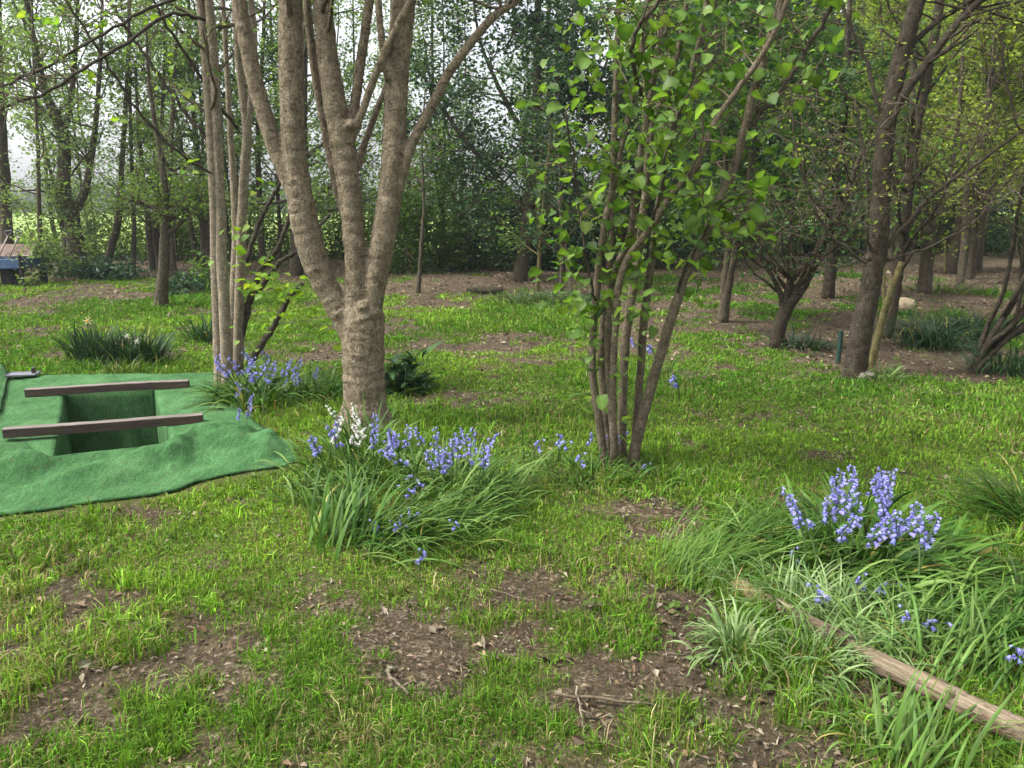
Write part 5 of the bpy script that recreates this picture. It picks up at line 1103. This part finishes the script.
def cart():
    b = G(16, 287); X, Y, Z = b; root = thing('blue_cart', 'blue-sided wooden cart on dark legs under the trees at left', 'cart', b)
    blue = simple_mat('blue_paint', (.03, .06, .13), (.07, .12, .22), (4, 4, 4), .6, .2); dark = simple_mat('dark_steel', (.008, .008, .01), (.02, .02, .022)); wood = simple_mat('cart_wood', (.10, .065, .05), (.19, .13, .09), (8, 40, 8), .8, .4); pale = simple_mat('pale_edge', (.22, .18, .15), (.34, .29, .24))
    w, d = 1.25, .7; x0 = X + .22 - w / 2; c = np.array([x0, Y + .35, Z])
    mb = MB(); box_mesh(mb, c + (0, -d / 2, .46), w, .03, .19, bev=.006); box_mesh(mb, c + (0, d / 2, .46), w, .03, .19, bev=.006); box_mesh(mb, c + (w / 2 - .017, 0, .46), .03, d - .034, .188, bev=.006); box_mesh(mb, c + (-w / 2 + .017, 0, .46), .03, d - .034, .188, bev=.006); part('side_panel', mb, [blue], root)
    mb = MB(); box_mesh(mb, c + (0, 0, .39), w - .07, d - .036, .02, bev=.003); part('floor_board', mb, [wood], root)
    for sx, sy, h in ((.94, -1, .66), (.94, 1, .5), (-.1, -1, .37), (-.9, -1, .37), (-.9, 1, .37)):
        mb = MB(); box_mesh(mb, c + (sx * w / 2, sy * (d / 2 + .04 if h > .4 else d / 2 - .06), h / 2 - .02), .05, .05, h, bev=.006); part('leg', mb, [dark], root)
    mb = MB(); box_mesh(mb, c + (.1, 0, .19), .26, .3, .32, bev=.03); part('undercarriage', mb, [dark], root)
    # sloping back board with a pale rim
    mb = MB(); box_mesh(mb, c + (.12, .14, .71), .86, .02, .34, rx=-.9, bev=.003); part('back_board', mb, [wood], root)
    mb = MB(); box_mesh(mb, c + (.12, -.005, .60), .90, .025, .025, rx=-.9, bev=.004); box_mesh(mb, c + (.565, .14, .715), .022, .028, .35, rx=-.9, bev=.004); part('rim', mb, [pale], root)
    mb = MB(); V = []
    n = 14; xs = np.linspace(-.5, .08, n); ys = np.linspace(-.28, .28, n); Xg, Yg = np.meshgrid(xs, ys); Zg = .40 + .30 * np.exp(-((Xg + .25) / .2) ** 2 - (Yg / .25) ** 2) + .02 * RNG.normal(size=Xg.shape); i = np.arange(n * n).reshape(n, n)
    mb.add(np.stack([Xg, Yg, Zg], -1).reshape(-1, 3) + c, [np.stack([i[:-1, :-1], i[:-1, 1:], i[1:, 1:], i[1:, :-1]], -1).reshape(-1, 4)])
    tag(link('soil_heap', mb.mesh('soil_heap', [simple_mat('sandy_soil', (.22, .14, .09), (.38, .27, .18), (12, 12, 12), .95, .6)], c), None, c), 'heap of light brown soil in the blue cart', 'soil')
    for k, (dx, lab) in enumerate(((.03, 'spade leaning in the blue cart, left of the pair'), (.25, 'spade leaning in the blue cart, right of the pair'))):
        s = thing('spade', lab, 'spade', c + (dx - .05, -.12, .56), 'spades in the cart'); p0 = np.array(s.location); p1 = p0 + np.array([.09, .26, .42])
        mb = MB(); tubes(mb, np.array([p0, (p0 + p1) / 2, p1]), np.array([.016, .017, .016]), 8, cap=True); part('shaft', mb, [pale], s)
        mb = MB(); a = p1; pts = [a, a + [-.05, .02, .05], a + [-.055, .03, .10], a + [.07, .035, .115], a + [.06, .02, .06], a]; P, r = resample(np.array(pts), np.full(6, .012), 26); tubes(mb, P, r, 7); part('handle', mb, [simple_mat('grip', (.05, .055, .055), (.11, .115, .115), rough=.5)], s)
        mb = MB(); q = p0; e = nrm(p0 - p1); sd = np.array([1., 0, 0]); V = [q + sd * .07, q - sd * .07, q - sd * .08 + e * .12, q + e * .16, q + sd * .08 + e * .12]; nn = np.cross(e, sd) * .003
        V = np.array(V); mb.add(np.concatenate([V + nn, V - nn]), [np.array([[0, 1, 2, 3, 4], [9, 8, 7, 6, 5]]), np.array([[j, (j + 1) % 5, (j + 1) % 5 + 5, j + 5] for j in range(5)])], smooth=False); part('blade', mb, [dark], s)
cart()

build_grass()

# ------------------------------------------------------------------ air
def haze():
    V = np.array([(x, y, z) for x in (-270, 270) for y in (-12, 410) for z in (-2.7, 16.)])
    mb = MB(); mb.add(V, [np.array([[0, 1, 3, 2], [4, 6, 7, 5], [0, 4, 5, 1], [2, 3, 7, 6], [0, 2, 6, 4], [1, 5, 7, 3]])], smooth=False)
    m, nt, out = newmat('thin_haze'); v = nt.nodes.new('ShaderNodeVolumePrincipled'); v.inputs['Color'].default_value = (.9, .94, 1, 1); v.inputs['Density'].default_value = .0009; v.inputs['Anisotropy'].default_value = .3
    nt.links.new(v.outputs[0], out.inputs['Volume'])
    tag(link('haze', mb.mesh('haze', [m])), 'thin pale haze in the air under the trees', 'haze', kind='stuff')
haze()

# ------------------------------------------------------------------ light, sky, camera
def light():
    sun_el, sun_az = math.radians(54), math.radians(-100)      # azimuth clockwise from +Y: high, over the photographer's left shoulder
    w = bpy.data.worlds.new('World'); SC.world = w; w.use_nodes = True; nt = w.node_tree; nt.nodes.clear(); L = nt.links.new
    out = nt.nodes.new('ShaderNodeOutputWorld'); bg = nt.nodes.new('ShaderNodeBackground'); bg.inputs['Strength'].default_value = .09
    sky = nt.nodes.new('ShaderNodeTexSky'); sky.sky_type = 'NISHITA'; sky.sun_disc = False; sky.sun_elevation = sun_el; sky.sun_rotation = sun_az; sky.dust_density = 4.; sky.air_density = 1.; sky.ozone_density = 1.
    # overcast: most of the blue is lost in cloud
    hs = nt.nodes.new('ShaderNodeHueSaturation'); hs.inputs['Saturation'].default_value = .22; hs.inputs['Value'].default_value = 1.35; L(sky.outputs[0], hs.inputs['Color'])
    tc = nt.nodes.new('ShaderNodeTexCoord'); nz = N_(nt, 'ShaderNodeTexNoise', Scale=2.2, Detail=6.); L(tc.outputs['Generated'], nz.inputs['Vector'])
    r = ramp(nt, [(.35, (.85, .86, .88)), (.65, (1.2, 1.2, 1.2))]); L(nz.outputs['Fac'], r.inputs['Fac'])
    L(mixc(nt, 1., hs.outputs[0], r.outputs[0], 'MULTIPLY'), bg.inputs['Color']); L(bg.outputs[0], out.inputs[0])
    d = bpy.data.lights.new('sun', 'SUN'); d.energy = 1.5; d.angle = math.radians(10); d.color = (1, .975, .93)
    o = bpy.data.objects.new('sun', d); COL.objects.link(o)
    v = Vector((math.sin(sun_az) * math.cos(sun_el), math.cos(sun_az) * math.cos(sun_el), math.sin(sun_el)))
    o.rotation_euler = v.to_track_quat('Z', 'Y').to_euler(); o.location = (0, 0, 30)
light()
cam = bpy.data.cameras.new('camera'); cam.sensor_width = 36; cam.lens = F / 1024 * 36; cam.clip_end = 2000; cam.clip_start = .05
co = bpy.data.objects.new('camera', cam); COL.objects.link(co); co.location = (0, 0, H); co.rotation_euler = (math.radians(90) - PITCH, 0, 0); SC.camera = co
vs = SC.view_settings; vs.view_transform = 'Standard'; vs.look = 'None'; vs.gamma = 1; vs.exposure = 1.62; vs.use_curve_mapping = False
cy = SC.cycles; cy.max_bounces = 6; cy.diffuse_bounces = 4; cy.glossy_bounces = 2; cy.transmission_bounces = 4; cy.transparent_max_bounces = 4; cy.caustics_reflective = False; cy.caustics_refractive = False
cy.use_denoising = True; cy.use_adaptive_sampling = True; cy.adaptive_threshold = .02; cy.sample_clamp_indirect = 6
